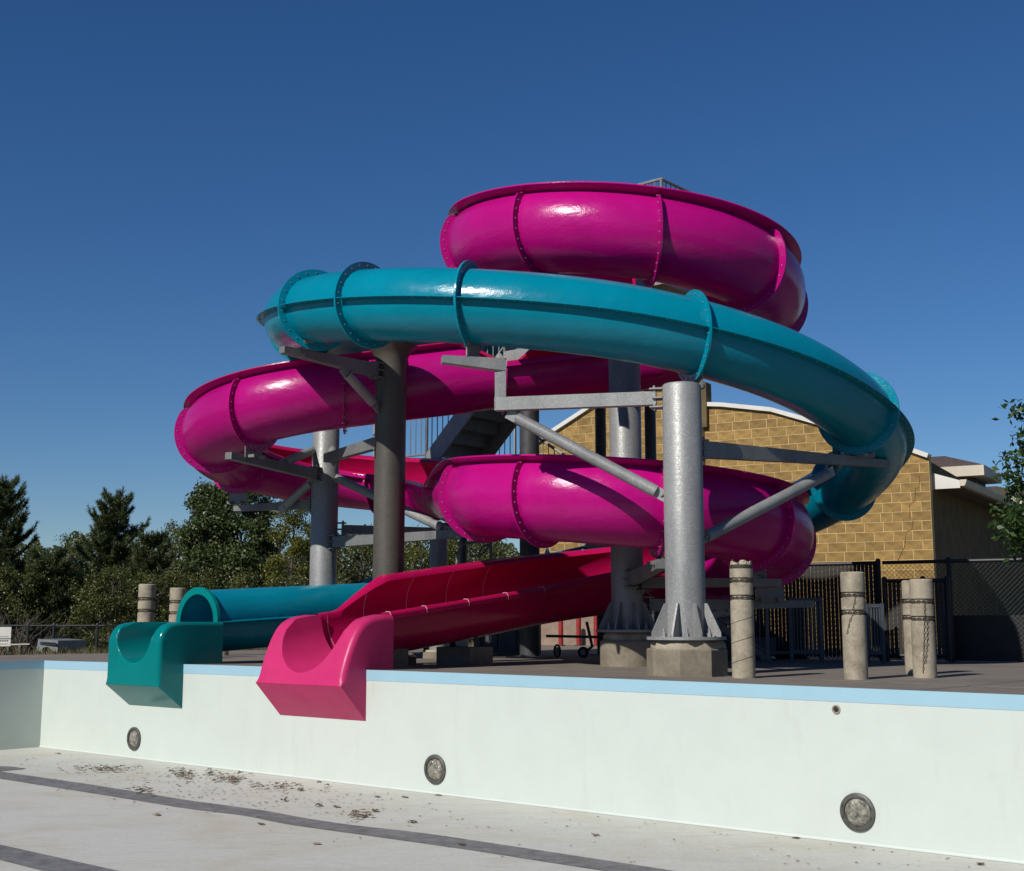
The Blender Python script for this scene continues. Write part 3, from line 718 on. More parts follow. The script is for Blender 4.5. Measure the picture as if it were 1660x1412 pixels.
def footing(label, c, r, h, n=32, phase=0.0, oct_=False):
    e = thing('concrete_footing', (c[0], c[1], 0), label, 'footing')
    b = MB(); prof = [(r, 0), (r, h*0.72), (r-0.012, h*0.76)] ; b.lathe(prof, (c[0], c[1], 0), n, phase=phase); b.build('pedestal', M['footing'], e, sharp=30)
    b = MB(); b.lathe([(r-0.045, h*0.74), (r-0.05, h*0.9), (r-0.075, h)], (c[0], c[1], 0), 26); o = b.build('grout_pad', M['grout'], e, sharp=60)
    for v_ in o.data.vertices:
        k = 1+0.06*sin(v_.co.x*31+v_.co.y*17)+0.05*sin(v_.co.y*43)
        v_.co.x = c[0]+(v_.co.x-c[0])*k; v_.co.y = c[1]+(v_.co.y-c[1])*k
    return e
P1, P2, P3, P4, P5 = (1.70, 12.60), (1.385, 15.43), (-1.54, 15.98), (-2.73, 18.55), (-1.09, 19.0)
H1 = 0.345
zP1 = at(1112, 619, P1[1]-0.15).z
t3 = st(249.5); q3, l3, _ = frame(tp, t3)
armz = 2.74
elbow = Vector((-0.17, 13.0, armz))
e1 = support('bright galvanised front column with angled braces, its top under the teal tube', P1, zP1, H1, M['galv'],
    [dict(z=armz, to=elbow, h=0.135, h2=0.135, m=M['galv']), dict(z=2.24, to=(4.42, 14.95, 2.32), h=0.17, h2=0.08)],
    [((0.02, 12.97, armz-0.13), (1.50, 12.62, 1.76)), ((1.90, 12.68, 1.34), (3.55, 14.17, 2.17))], foot=H1,
    saddles=[(0, st(327), tp, 2.37, None), (0, st(285.5), tp, zP1, None)])
b = MB(); b.beam(elbow+Vector((0.05, 0, -0.05)), elbow+Vector((0.05, 0, 0.47)), 0.115, 0.115); b.build('riser', M['galv'], e1, fixn=True)
b = MB(); b.beam(elbow+Vector((0.10, 0, 0.41)), Vector((-0.72, 12.86, 3.155)), 0.12, 0.13, 0.075); b.build('bracket_arm', M['galv'], e1, fixn=True)
b = MB(); p, left, h = frame(tp, t3); fw = Vector((cos(h), sin(h), 0)); pl = [Vector((p.x, p.y, 0))+left*l_+Vector((0, 0, p.z-sqrt(TR*TR-l_*l_)-0.01)) for l_ in np.linspace(-0.17, 0.17, 7)]
pl += [Vector((pl[-1].x, pl[-1].y, 3.22)), Vector((pl[0].x, pl[0].y, 3.22))]; b.prism(pl, fw*0.014); b.build('saddle', M['galv_dark'], e1, fixn=True)
footing('stained octagonal concrete footing with crumbling grout under the front column', P1, 0.395, H1, 8, pi/8+0.1)
a6 = onc(A, RA+0.12, 276)
e2 = support('tall column in the middle of the magenta loops, mostly shaded', P2, 4.12, 0.40, M['galv'],
    [dict(z=1.02, to=(*onc(A, RA+0.20, 276), 1.10), h=0.15, h2=0.10), dict(z=0.72, to=(*onc(A, RA+0.55, 4), 0.70), h=0.15, h2=0.08), dict(z=3.30, to=(*onc(A, RA+0.3, 84), 3.35), h=0.15, h2=0.08),
     dict(z=0.98, to=(*onc(A, RA+0.35, 318), 0.92), h=0.13, h2=0.08), dict(z=4.0, to=(*onc(A, RA+0.2, 233), 4.15), h=0.15, h2=0.08)],
    [((P2[0]+0.20, P2[1]-0.02, 0.42), (*onc(A, 1.25, 4), 0.66))], foot=0.40,
    saddles=[(0, s3(275.5), mp, 1.12, None), (0, s3(360), mp, 0.76, None), (0, s3(318), mp, 0.98, None)])
footing('round concrete footing under the shaded middle column', P2, 0.335, 0.40, 40)
zP3 = at(635, 561, P3[1]).z
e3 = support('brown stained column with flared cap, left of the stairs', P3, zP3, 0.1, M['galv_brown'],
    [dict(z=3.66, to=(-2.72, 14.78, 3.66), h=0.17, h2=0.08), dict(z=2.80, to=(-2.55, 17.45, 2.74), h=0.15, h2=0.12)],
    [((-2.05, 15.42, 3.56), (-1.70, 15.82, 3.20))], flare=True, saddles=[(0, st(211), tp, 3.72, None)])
e4 = support('galvanised column inside the left magenta turn with arms each way', P4, 3.62, 0.1, M['galv'],
    [dict(z=2.64, to=(*onc(B, RB+0.42, 238), 2.66), h=0.16, h2=0.09), dict(z=2.24, to=(*onc(B, RB+0.50, 140), 2.24), h=0.14, h2=0.08), dict(z=1.66, to=(-0.52, 16.55, 1.64), h=0.15, h2=0.10), dict(z=1.86, to=(-1.05, 18.95, 1.84), h=0.13, h2=0.10)],
    [((P4[0]-0.17, P4[1]-0.1, 3.0), (*onc(B, 0.95, 236), 2.72)), ((P4[0]-0.19, P4[1]+0.02, 2.56), (*onc(B, 0.85, 150), 2.20)), ((P4[0]+0.17, P4[1]-0.08, 2.60), (-0.85, 16.85, 1.72)), ((P4[0]+0.12, P4[1]-0.17, 3.0), (P4[0]+0.25, P4[1]-0.75, 2.72))],
    saddles=[(0, s2(241), mp, 2.70, None), (0, s2(155), mp, 2.28, None), (0, sb1+LT*0.42, mp, 1.70, None)])
e5 = support('slim galvanised column behind the pink flume', P5, 1.98, 0.0, M['galv'], [], [], r=0.133)
footing('small concrete footing of the slim rear column', P5, 0.26, 0.12)
footing('low concrete footing of the flared column', P3, 0.36, 0.14)
footing('low concrete footing of the column in the left turn', P4, 0.36, 0.14)

# short trestles under the straight pink run and the teal run
def trestle(label, path, t, off):
    p, left, h = frame(path, t); zf = p.z-(TR if path is tp else 0.0)
    e = thing('flume_trestle', (p.x, p.y, 0), label, 'trestle')
    b = MB(); b.box((p.x, p.y, 0.11), (0.55, 0.42, 0.22), left, None, (0, 0, 1)); b.build('pedestal', M['footing'], e)
    for sx in (-0.2, 0.2):
        b = MB(); c = Vector((p.x, p.y, 0.2))+left*sx; rr = TR if path is tp else RF
        b.beam(c, Vector((c.x, c.y, (p.z if path is tp else p.z+RF)-sqrt(rr*rr-0.04)-0.01)), 0.07, 0.07); b.build('post', M['dark_steel'], e)
    return e
trestle('dark trestle under the pink run nearest its runout', mp, sf+2.45, 0)
trestle('dark trestle under the upper end of the pink run', mp, sf+1.0, 0)
trestle('dark trestle under the far end of the straight teal tube', tp, st(psi_fin)+0.35, 0)

# ------------------------------------------------------------------ stair tower behind the slides
M['tower'] = simple('shade_darkened_steel', (0.055, 0.056, 0.06), 0.55, 0.2, 0.3)  # steel darkened in its colour to stand for the shade on the legs
tower = thing('stair_tower', uv(-11, 15.6), 'grey steel stair tower with railings behind the magenta slide', 'stair tower')
FZ, LZ, TZ = 4.65, 3.10, 5.52
def slab(u0, u1, v0, v1, z, name='platform', th=0.06):
    b = MB(); b.box(uv((u0+u1)/2, (v0+v1)/2, z-th/2), (u1-u0, v1-v0, th), U, V); b.build(name, M['galv_dark'], tower)
    for (a0, a1) in (((u0, v0), (u1, v0)), ((u0, v1), (u1, v1)), ((u0, v0), (u0, v1)), ((u1, v0), (u1, v1))):
        b = MB(); b.beam(uv(*a0, z-0.115), uv(*a1, z-0.115), 0.05, 0.23); b.build('edge_beam', M['galv'], tower)
V0, V1, V2 = 14.6, 15.7, 16.8
slab(-12.62, -9.7, V0, V2, FZ); slab(-15.5, -14.28, V0, V2, LZ, 'landing'); slab(-14.28, -13.85, V1+0.06, V2, LZ, 'landing'); slab(-11.3, -9.85, V0+0.25, V2, TZ, 'upper_platform')
def flight(ua, za, ub, zb, v0, v1, n):
    for vv in (v0, v1):
        b = MB(); d = uv(ub, vv, zb)-uv(ua, vv, za); b.beam(uv(ua, vv, za-0.10), uv(ub, vv, zb-0.10), 0.04, 0.28); b.build('stringer', M['galv'], tower)
    for k in range(n):
        f_ = (k+0.5)/n; b = MB(); b.box(uv(ua+(ub-ua)*f_, (v0+v1)/2, za+(zb-za)*f_), (abs(ub-ua)/n*0.97, v1-v0-0.05, 0.035), U, V)
        b.build('tread', M['galv_dark'], tower)
        f_ = (k+1)/n; sgn = 1 if ub > ua else -1; rise = (zb-za)/n; b = MB(); b.box(uv(ua+(ub-ua)*f_-sgn*0.01, (v0+v1)/2, za+(zb-za)*f_), (0.012, v1-v0-0.05, rise*0.98), U, V); b.build('riser', M['galv_dark'], tower)
flight(-14.28, LZ, -12.62, FZ, V0, V1, 8)
flight(-8.85, 0.0, -13.85, LZ, V1+0.06, V2, 16)
flight(-11.9, FZ, -11.3, TZ, V0+0.25, V0+1.2, 4)
def railing(a, b_, h=1.05, gap=0.115, posts=True, balus=True):
    a, b_ = Vector(a), Vector(b_); up_ = Vector((0, 0, h)); L_ = (Vector((b_.x-a.x, b_.y-a.y, 0))).length
    q = MB(); q.tube([a+up_, b_+up_], 0.024, 8); q.tube([a+Vector((0, 0, 0.1)), b_+Vector((0, 0, 0.1))], 0.016, 6); q.build('handrail', M['galv'], tower)
    if posts:
        for p in (a, b_): q = MB(); q.tube([p, p+up_], 0.026, 8); q.build('rail_post', M['galv'], tower)
    if balus:
        n = max(1, int(L_/gap))
        for k in range(1, n):
            p = a.lerp(b_, k/n); q = MB(); q.box(p+Vector((0, 0, 0.1+(h-0.1)/2)), (0.016, 0.016, h-0.1)); q.build('baluster', M['galv_dark'], tower)
railing(uv(-12.62, V0, FZ), uv(-11.0, V0, FZ)); railing(uv(-15.5, V0, LZ), uv(-14.28, V0, LZ)); railing(uv(-14.28, V0, LZ), uv(-12.62, V0, FZ))
railing(uv(-14.28, V2, LZ), uv(-13.85, V2, LZ)); railing(uv(-9.85, V0+0.25, TZ), uv(-9.85, V2, TZ), 1.33); railing(uv(-11.3, V0+0.25, TZ), uv(-9.85, V0+0.25, TZ), 1.33)
railing(uv(-13.85, V1+0.06, LZ), uv(-8.85, V1+0.06, 0), 0.95); railing(uv(-14.28, V1, LZ), uv(-12.62, V1, FZ))
for (uu, vv, zt, rr) in ((-12.25, 14.75, FZ, 0.15), (-12.62, 15.3, FZ, 0.07), (-10.6, 15.0, TZ, 0.08), (-11.3, 16.6, TZ, 0.09), (-15.4, 14.75, LZ, 0.07), (-15.4, 16.7, LZ, 0.07), (-12.35, 16.7, FZ, 0.09)):
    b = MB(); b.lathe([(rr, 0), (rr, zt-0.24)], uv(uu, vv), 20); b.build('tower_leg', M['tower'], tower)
    b = MB(); b.box(uv(uu, vv, 0.012), (rr*3.4, rr*3.4, 0.024), U, V); b.build('base_plate', M['galv_dark'], tower)

b = MB(); b.prism([uv(-8.95, V1+0.02, 0.0), uv(-11.45, V1+0.02, 0.0), uv(-11.45, V1+0.02, 1.45), uv(-8.95, V1+0.02, 0.04)], V*0.03); b.build('shade_panel', M['tower'], tower, fixn=True)  # panel added so the space under the flight reads as dark shade
lk = thing('dark_filler', uv(-13.7, 15.9), 'dark boxy cabinet put in for shadow under the stairs behind the pink flume', 'filler')  # box added to fill the shadow under the stairs
b = MB(); b.box(uv(-13.7, 16.0, 0.62), (0.8, 0.6, 1.2), U, V); b.build('filler', M['tower'], lk)
for du in (-0.2, 0.2): b = MB(); b.box(uv(-13.7+du, 15.69, 0.62), (0.38, 0.02, 1.1), U, V); b.build('filler_front', M['tower'], lk)
b = MB(); b.box(uv(-13.7, 16.0, 1.235), (0.86, 0.66, 0.03), U, V); b.build('filler_top', M['dark_steel'], lk)

# ------------------------------------------------------------------ bollards
def ring_chain(b, c, r, n=24, rot=0.0, sag=0.0):
    for k in range(n):
        a = 2*pi*k/n+rot; d = Vector((cos(a), sin(a), 0)); s = Vector((-sin(a), cos(a), 0)); up_ = Vector((0, 0, 1))
        if k % 2: s2_, n2 = up_, d
        else: s2_, n2 = d, up_
        cc = Vector(c)+d*r+Vector((0, 0, sag*sin(a*3)))
        b.tube([cc+s*0.019*cos(t)+s2_*0.010*sin(t) for t in np.linspace(0, 2*pi, 8)[:-1]], 0.0034, 4, closed=True)
def hang_chain(b, pts, pitch=0.027):
    pts = [Vector(p) for p in pts]; L_ = sum((q-p).length for p, q in zip(pts, pts[1:])); n = int(L_/pitch)
    for k in range(n):
        t = L_*(k+0.5)/n
        for p, q in zip(pts, pts[1:]):
            if t <= (q-p).length: break
            t -= (q-p).length
        d = (q-p).normalized(); c = p+d*t; o_ = d.orthogonal().normalized(); o2 = d.cross(o_); s2_ = o_ if k % 2 else o2
        b.tube([c+d*0.016*cos(x)+s2_*0.0075*sin(x) for x in np.linspace(0, 2*pi, 8)[:-1]], 0.0022, 4, closed=True)
def bollard(label, c, r, h, broken=False, droop=None, lean=0.0, group='concrete bollards round the slides'):
    e = thing('bollard', (c[0], c[1], 0), label, 'bollard', group)
    g1, g2 = h-0.21, h-0.37
    b = MB(); b.lathe([(r*0.985, 0), (r*1.0, 0.05), (r, g2-0.028), (r*0.86, g2-0.022), (r*0.86, g2+0.022), (r, g2+0.028), (r, g1-0.028), (r*0.86, g1-0.022), (r*0.86, g1+0.022), (r, g1+0.028), (r, h-0.012 if not broken else h-0.075), (r-0.012, h if not broken else h-0.07)], (c[0], c[1], 0), 30)
    b.build('post', M['bollard'], e, sharp=30)
    for zz in (g1, g2):
        b = MB(); ring_chain(b, (c[0], c[1], zz), r*0.94, 26); b.build('chain', M['iron'], e)
    if broken:
        b = MB(); nn_ = 30; prof = [(r*0.985, h-0.085), (r*1.0, h-0.045), (r*0.93, h-0.01), (r*0.7, h-0.02), (r*0.3, h-0.035)]
        b.lathe(prof, (c[0], c[1], 0), nn_)
        vv_ = []
        for q_, (x_, y_, z_) in enumerate(b.v):
            ring_ = q_//nn_; f_ = random.random(); g_ = 0.5+0.5*sin(3*2*pi*(q_ % nn_)/nn_+1.0)
            dz = (-0.055*f_*f_-0.03*g_) if ring_ >= 1 else 0; kx = 1-0.16*random.random()*(ring_ in (1, 2))
            vv_.append((c[0]+(x_-c[0])*kx, c[1]+(y_-c[1])*kx, z_+dz*(0.6 if ring_ == 1 else 1)))
        b.v = vv_
        b.build('broken_cap', M['grout'], e)
        b = MB(); b.lathe([(r*1.005, h-0.10), (r*1.03, h-0.09), (r*1.005, h-0.062)], (c[0], c[1], 0), 24); b.build('tar_ring', M['iron'], e)
        for zz in (0.13, 0.31, 0.49):
            b = MB(); b.tube([(c[0]+(r-0.001)*cos(a), c[1]+(r-0.001)*sin(a), zz+0.10*(a+pi)/pi) for a in np.linspace(-pi*0.98, 0.1, 30)], 0.0032, 5); b.build('form_seam', M['iron'], e)
    if droop:
        b = MB()
        for pts in droop: hang_chain(b, pts)
        b.build('hanging_chain', M['iron'], e)
    return e
def gpt(x, y, r):
    p = on_z(x, y); d = Vector((p.x, p.y, 0)).normalized(); return (p.x+d.x*r, p.y+d.y*r)
rb = 0.108
c1, c2, c3, c4 = gpt(1206, 1100, rb), gpt(1388, 1102, rb), gpt(1500, 1099.5, rb), gpt(1486, 1094, rb)
bollard('pale concrete bollard with broken crumbling top beside the front column', c1, rb, 1.11, True)
def face(c, r, a, z): return (c[0]+r*cos(a), c[1]+r*sin(a), z)
bollard('whole concrete bollard with chain round two grooves, between the broken one and the pair', c2, rb, 0.97,
        droop=[[face(c2, 0.113, radians(-93), 0.77), face(c2, 0.113, radians(-98), 0.70), face(c2, 0.113, radians(-108), 0.62)],
               [face(c2, 0.113, radians(-104), 0.60), face(c2, 0.113, radians(-122), 0.53), face(c2, 0.114, radians(-140), 0.41)]])
bollard('right front bollard of the overlapping pair, with chain hanging to its foot', c3, rb, 0.915,
        droop=[[face(c3, 0.113, radians(-93), 0.71), face(c3, 0.113, radians(-98), 0.54), face(c3, 0.113, radians(-106), 0.3), face(c3, 0.116, radians(-116), 0.05)],
               [face(c3, 0.113, radians(-84), 0.545), face(c3, 0.113, radians(-92), 0.3), face(c3, 0.115, radians(-104), 0.14)]])
bollard('half hidden bollard behind the pair, its top in shade', c4, rb, 0.93)
for x, y, dep, lab in ((239, 947, 18.0, 'left concrete bollard with chained grooves behind the teal runout'),
                       (289, 953, 19.0, 'bollard half hidden behind the mouth of the teal tube'),
                       (362, 957, 20.6, 'bollard whose cap just shows over the teal tube')):
    p = at(x, y, dep); bollard(lab, (p.x, p.y), 0.118, p.z)

# ------------------------------------------------------------------ block building at right
SA = radians(31)
FL = Vector((-cos(SA), sin(SA), 0)); FN = Vector((-sin(SA), -cos(SA), 0)); SD = Vector((sin(SA), cos(SA), 0))   # facade leftwards, facade outward, side wall away
K = Vector((*at(1513, 900, 26.7).xy, 0))
bld = thing('block_building', K, 'tan concrete block building with white gable trim behind the slides', 'building')
def fp(s, z, o=0.0): return K+FL*s+FN*o+Vector((0, 0, z))
low = [(0.0, 4.00), (0.6, 4.26), (3.4, 5.28), (4.6, 5.50), (5.05, 5.55)]
hi = [(5.05, 6.05), (6.4, 6.50), (7.8, 5.80), (8.8, 5.30), (9.9, 4.75)]
b = MB(); b.prism([fp(0, -0.8)]+[fp(s, z) for s, z in low]+[fp(5.05, -0.8)], -FN*0.2); b.build('facade', M['mortar'], bld, fixn=True)
b = MB(); b.prism([fp(5.052, -0.8, 0.12)]+[fp(s+0.002, z, 0.12) for s, z in hi]+[fp(9.9, -0.8, 0.12)], -FN*0.35); b.build('tall_facade', M['mortar'], bld, fixn=True)
def top_at(s):
    pl = low if s < 5.05 else hi
    return float(np.interp(s, [p[0] for p in pl], [p[1] for p in pl]))
BH, BL = 0.2032, 0.405
def block_mesh(L_):
    q = MB(); w, h, d, c = L_-0.016, BH-0.016, 0.004, 0.001
    vs = []
    for (dx, dz, dd) in ((0, 0, -0.01), (0, 0, d-c), (c, c, d)):
        for sx, sz in ((-1, -1), (1, -1), (1, 1), (-1, 1)): vs.append(-FL*(-sx)*(w/2-dx)*1.0+Vector((0, 0, sz*(h/2-dz)))+FN*dd)
    fs = []
    for k in range(2): fs += [(k*4+j, k*4+(j+1) % 4, (k+1)*4+(j+1) % 4, (k+1)*4+j) for j in range(4)]
    fs.append((8, 9, 10, 11)); q.add(vs, fs)
    me = q.mesh('brick', M['block'], 20)
    import bmesh
    bm = bmesh.new(); bm.from_mesh(me); bmesh.ops.recalc_face_normals(bm, faces=bm.faces); bm.to_mesh(me); bm.free()
    for p in me.polygons: p.use_smooth = False
    return me
bms = {}
rest = MB(); cand = []; cuts = []
for row in range(33):
    z = row*BH+BH/2-0.2
    for lo_, hi_, off in ((0.0, 5.05, 0.0), (5.05, 9.9, 0.12)):
        s = lo_; first = True
        while s < hi_-0.05:
            L_ = BL/2 if (first and row % 2) else BL
            if not first and random.random() < 0.07: L_ = BL*0.62
            first = False
            L_ = min(L_, hi_-s)
            sc = s+L_/2
            ta_, tb_ = top_at(s+0.01)-0.05, top_at(s+L_-0.01)-0.05
            if z+BH/2 < min(ta_, tb_): cand.append((sc, z, round(L_, 3), off))
            elif z-BH/2 < max(ta_, tb_)-0.02:
                za_ = [max(0.004, min(BH-0.011, t_-(z-BH/2))) for t_ in (ta_, tb_)]
                cuts.append((s+0.005, s+L_-0.005, z-BH/2+0.005, za_[0], za_[1], off))
            s += L_
boxes = [(1145, 1182, 620, 745), (1060, 1082, 650, 748), (1180, 1516, 655, 962), (890, 1000, 655, 740), (770, 870, 872, 912)]
def vis(c):
    x, y = project(fp(c[0], c[1], c[3]))
    return any(a-8 < x < b_+8 and t-5 < y < b2 for a, b_, t, b2 in boxes)
shown = [c for c in cand if vis(c)]
if len(shown) > 298:
    shown.sort(key=lambda c: project(fp(c[0], c[1], c[3]))[1]); shown = shown[:298]
sset = set(shown)
for c in cand:
    L_ = c[2]
    if L_ not in bms: bms[L_] = block_mesh(L_)
    if c in sset:
        o = bpy.data.objects.new('brick', bms[L_]); col.objects.link(o); o.parent = bld
        o.location = fp(c[0], c[1], c[3]+random.uniform(-0.002, 0.004))-K
    else:
        pos = fp(c[0], c[1], c[3]); rest.add([Vector(v_.co)+pos for v_ in bms[L_].vertices], [tuple(p.vertices) for p in bms[L_].polygons])
for sa, sb, z0_, ha, hb, off in cuts:
    q = MB(); q.prism([fp(sa+0.003, z0_+0.003, off-0.01)-K, fp(sb-0.003, z0_+0.003, off-0.01)-K, fp(sb-0.003, z0_+hb, off-0.01)-K, fp(sa+0.003, z0_+ha, off-0.01)-K], FN*0.014)
    o = q.build('brick', M['block'], None, 20, fixn=True); o.parent = bld
o = rest.build('brick_field', M['block'], bld, 20); tag(o, kind='stuff')
# white coping along the gable lines
for pl, off in ((low, 0.0), (hi, 0.12)):
    for (sa, za), (sb, zb) in zip(pl, pl[1:]):
        b = MB(); b.beam(fp(sa, za, off-0.06), fp(sb, zb, off-0.06), 0.30, 0.095); b.build('coping', M['white'], bld)
b = MB(); b.prism([fp(5.05, 5.0, 0.12), fp(5.05, 6.05, 0.12), fp(5.05, 6.05, -0.2), fp(5.05, 5.0, -0.2)], -FL*0.12); b.build('return_wall', M['block_shade'], bld, fixn=True)
# step crack
ck = MB(); cpx = [(1491, 772), (1490, 790), (1484, 792), (1483, 812), (1475, 816), (1474, 838), (1480, 842), (1478, 858), (1469, 862), (1467, 884), (1460, 900), (1455, 910)]
def on_fac(x, y):
    d = ray(x, y); c = Vector((0, 0, CAM_H)); return c+d*(((K-c).dot(FN)+0.006)/d.dot(FN))
ck.tube([on_fac(*p) for p in cpx], 0.006, 5); ck.build('step_crack', M['crack'], bld)
# side wall, eave, gutter
b = MB(); b.prism([K+SD*0.21+Vector((0, 0, -0.8))+FL*0.01, K+SD*14+Vector((0, 0, -0.8)), K+SD*14+Vector((0, 0, 3.5)), K+SD*0.21+FL*0.01+Vector((0, 0, 3.9))], FL*0.2); b.build('side_wall', M['block_shade'], bld, fixn=True)
ez = 3.34
b = MB(); b.prism([K+SD*0.3-FL*0.0+Vector((0, 0, ez)), K+SD*0.3-FL*0.5+Vector((0, 0, ez)), K+SD*0.3-FL*0.5+Vector((0, 0, ez+0.12)), K+SD*0.3+FL*2.5+Vector((0, 0, ez+1.1)), K+SD*0.3+FL*2.5+Vector((0, 0, ez+0.9))], SD*12); b.build('side_roof', M['shingle'], bld, fixn=True)
b = MB(); g0 = K+SD*0.25-FL*0.56+Vector((0, 0, ez+0.02)); b.prism([g0, g0-FL*0.09, g0-FL*0.13+Vector((0, 0, 0.09)), g0-FL*0.13+Vector((0, 0, 0.13)), g0+Vector((0, 0, 0.13))], SD*12); b.build('gutter', M['cream'], bld, fixn=True)
b = MB(); b.prism([K+SD*0.28+FL*0.1+Vector((0, 0, ez-0.02)), K+SD*0.28-FL*0.55+Vector((0, 0, ez-0.02)), K+SD*0.28-FL*0.55+Vector((0, 0, ez+0.14)), K+SD*0.28+FL*0.1+Vector((0, 0, ez+0.36))], SD*0.05); b.build('eave_board', M['white'], bld, fixn=True)
def cupola(label, corner, wfront, wside, z0, z1, zr, parent):
    """corner: near corner (front/right); front runs along FL, side along SD"""
    c = Vector(corner)
    b = MB(); b.prism([c+Vector((0, 0, z0)), c+FL*wfront+Vector((0, 0, z0)), c+FL*wfront+SD*wside+Vector((0, 0, z0)), c+SD*wside+Vector((0, 0, z0))], Vector((0, 0, z1-z0))); b.build('cupola_wall', M['block_shade'], parent, fixn=True)
    b = MB(); b.prism([c+FL*0.28+FN*0.01+Vector((0, 0, z0)), c+FL*wfront+FN*0.01+Vector((0, 0, z0)), c+FL*wfront+FN*0.01+Vector((0, 0, z0+0.42)), c+FL*0.28+FN*0.01+Vector((0, 0, z0+0.42))], FN*0.015); b.build('cream_panel', M['cream'], parent, fixn=True)
    for k in range(5):
        b = MB(); zz = z0+0.12+k*0.095; b.box(c-FL*0.012+SD*wside/2+Vector((0, 0, zz)), (wside*0.8, 0.03, 0.05), SD, None, (0, 0, 1)); b.build('louvre', M['dark_steel'], parent)
    ov = 0.32; q = [c-FL*ov+FN*ov, c+FL*(wfront+ov)+FN*ov, c+FL*(wfront+ov)+SD*(wside+ov), c-FL*ov+SD*(wside+ov)]
    b = MB(); b.prism([p+Vector((0, 0, z1-0.02)) for p in q], Vector((0, 0, 0.24))); b.build('fascia', M['cream'], parent, fixn=True)
    m1 = c+FL*wfront*0.35+SD*wside*0.5+Vector((0, 0, zr)); m2 = c+FL*wfront*0.95+SD*wside*0.5+Vector((0, 0, zr)); tq = [p+Vector((0, 0, z1+0.222)) for p in q]
    b = MB(); b.add(tq+[m1, m2], [(0, 1, 5, 4), (1, 2, 5), (2, 3, 4, 5), (3, 0, 4)]); b.build('hip_roof', M['shingle'], parent, fixn=True)
cu = at(1577, 780, 29.6); cupola('', (cu.x, cu.y, 0), 2.2, 1.5, 3.45, at(1577, 772, 29.6).z, at(1545, 738, 30.5).z, bld)
far_b = thing('far_building', at(1640, 1000, 40).xy.to_3d(), 'far brown-roofed building glimpsed beyond the gutter at right edge', 'building')
cu = at(1675, 830, 38.0); cupola('', (cu.x, cu.y, 0), 3.4, 2.2, 3.3, at(1675, 817, 38).z, at(1640, 785, 39).z, far_b)
b = MB(); c0 = Vector((cu.x+1.5, cu.y, 0)); b.prism([c0+Vector((0, 0, -0.8)), c0+FL*6+Vector((0, 0, -0.8)), c0+FL*6+SD*5+Vector((0, 0, -0.8)), c0+SD*5+Vector((0, 0, -0.8))], Vector((0, 0, 4.15))); b.build('wall', M['cream'], far_b, fixn=True)

# ------------------------------------------------------------------ fences
def chain_link(name, a, b_, h, parent, pitch=0.055, z0=0.03, wire=0.0028):
    a, b_ = Vector(a), Vector(b_); d = (b_-a); L_ = d.length; d.normalize(); up_ = Vector((0, 0, 1)); nrm = d.cross(up_); q = MB()
    k = -h
    step = pitch*1.15
    while k < L_:
        for sg in (1, -1):
            x0, x1 = (k, k+h) if sg > 0 else (k+h, k)
            za, zb = 0.0, h
            def clipx(x0, z0_, x1, z1_):
                if (x0 < 0 and x1 < 0) or (x0 > L_ and x1 > L_): return None
                P = []
                for (xa, zA, xb, zB) in ((x0, z0_, x1, z1_), (x1, z1_, x0, z0_)):
                    x, zz = xa, zA
                    lim = 0 if x < 0 else (L_ if x > L_ else None)
                    if lim is not None: f_ = (lim-xa)/(xb-xa); x = lim; zz = zA+(zB-zA)*f_
                    P.append((x, zz))
                return P
            P = clipx(x0, za, x1, zb)
            if P:
                o_ = nrm*0.002*sg
                q.tube([a+d*P[0][0]+up_*(z0+P[0][1])+o_, a+d*P[1][0]+up_*(z0+P[1][1])+o_], wire, 3, caps=False)
        k += step
    o = q.build(name, M['black'], parent); tag(o, kind='stuff'); return o
def fence(label, a, b_, h, posts, slats=None, rail=0.026, z0=0.0, pitch=0.055, wire=0.0028, mid=False):
    a, b_ = Vector(a), Vector(b_); e = thing('chain_link_fence', (a.x, a.y, z0), label, 'fence')
    up_ = Vector((0, 0, z0+h)); q = MB(); q.tube([Vector((a.x, a.y, 0))+up_, Vector((b_.x, b_.y, 0))+up_], rail, 10); q.build('top_rail', M['black'], e)
    if mid: q = MB(); q.tube([Vector((a.x, a.y, z0+0.08)), Vector((b_.x, b_.y, z0+0.08))], rail*0.8, 8); q.build('bottom_rail', M['black'], e)
    for f_ in posts:
        p = a.lerp(b_, f_); q = MB(); q.tube([Vector((p.x, p.y, z0-0.05)), Vector((p.x, p.y, z0+h+0.03))], 0.035, 10); q.lathe([(0.04, z0+h+0.02), (0.03, z0+h+0.05), (0.005, z0+h+0.06)], (p.x, p.y, 0), 10); q.build('fence_post', M['black'], e)
    chain_link('wire_mesh', (a.x, a.y, z0), (b_.x, b_.y, z0), h, e, pitch, 0.02, wire)
    if slats:
        d = (b_-a); L_ = d.length; d.normalize(); s = slats[0]*L_
        while s < slats[1]*L_:
            p = a+d*s; q = MB(); q.box((p.x, p.y, z0+h/2+0.01), (0.0485, 0.006, h-0.06), d); q.build('privacy_slat', M['black'], e); s += 0.055
    return e
fa = Vector((*at(1195, 1000, 18.8).xy, 0)); fb = Vector((*at(1427, 1000, 17.75).xy, 0)); fc = Vector((*at(1700, 1000, 16.7).xy, 0))  # slatted run carried further left, added to stand in for the wall's shadow
FH = 1.335
fence('black chain-link fence filled with dark privacy slats, left of the fence post, its left stretch put in for shadow', fa, fb, FH, [0.0, 1.0], slats=(0.02, 0.98), wire=0.0045)
fence('open black chain-link fence in front of the dark side wall', fb+(fc-fb).normalized()*0.06, fc, FH, [0.42, 1.0])
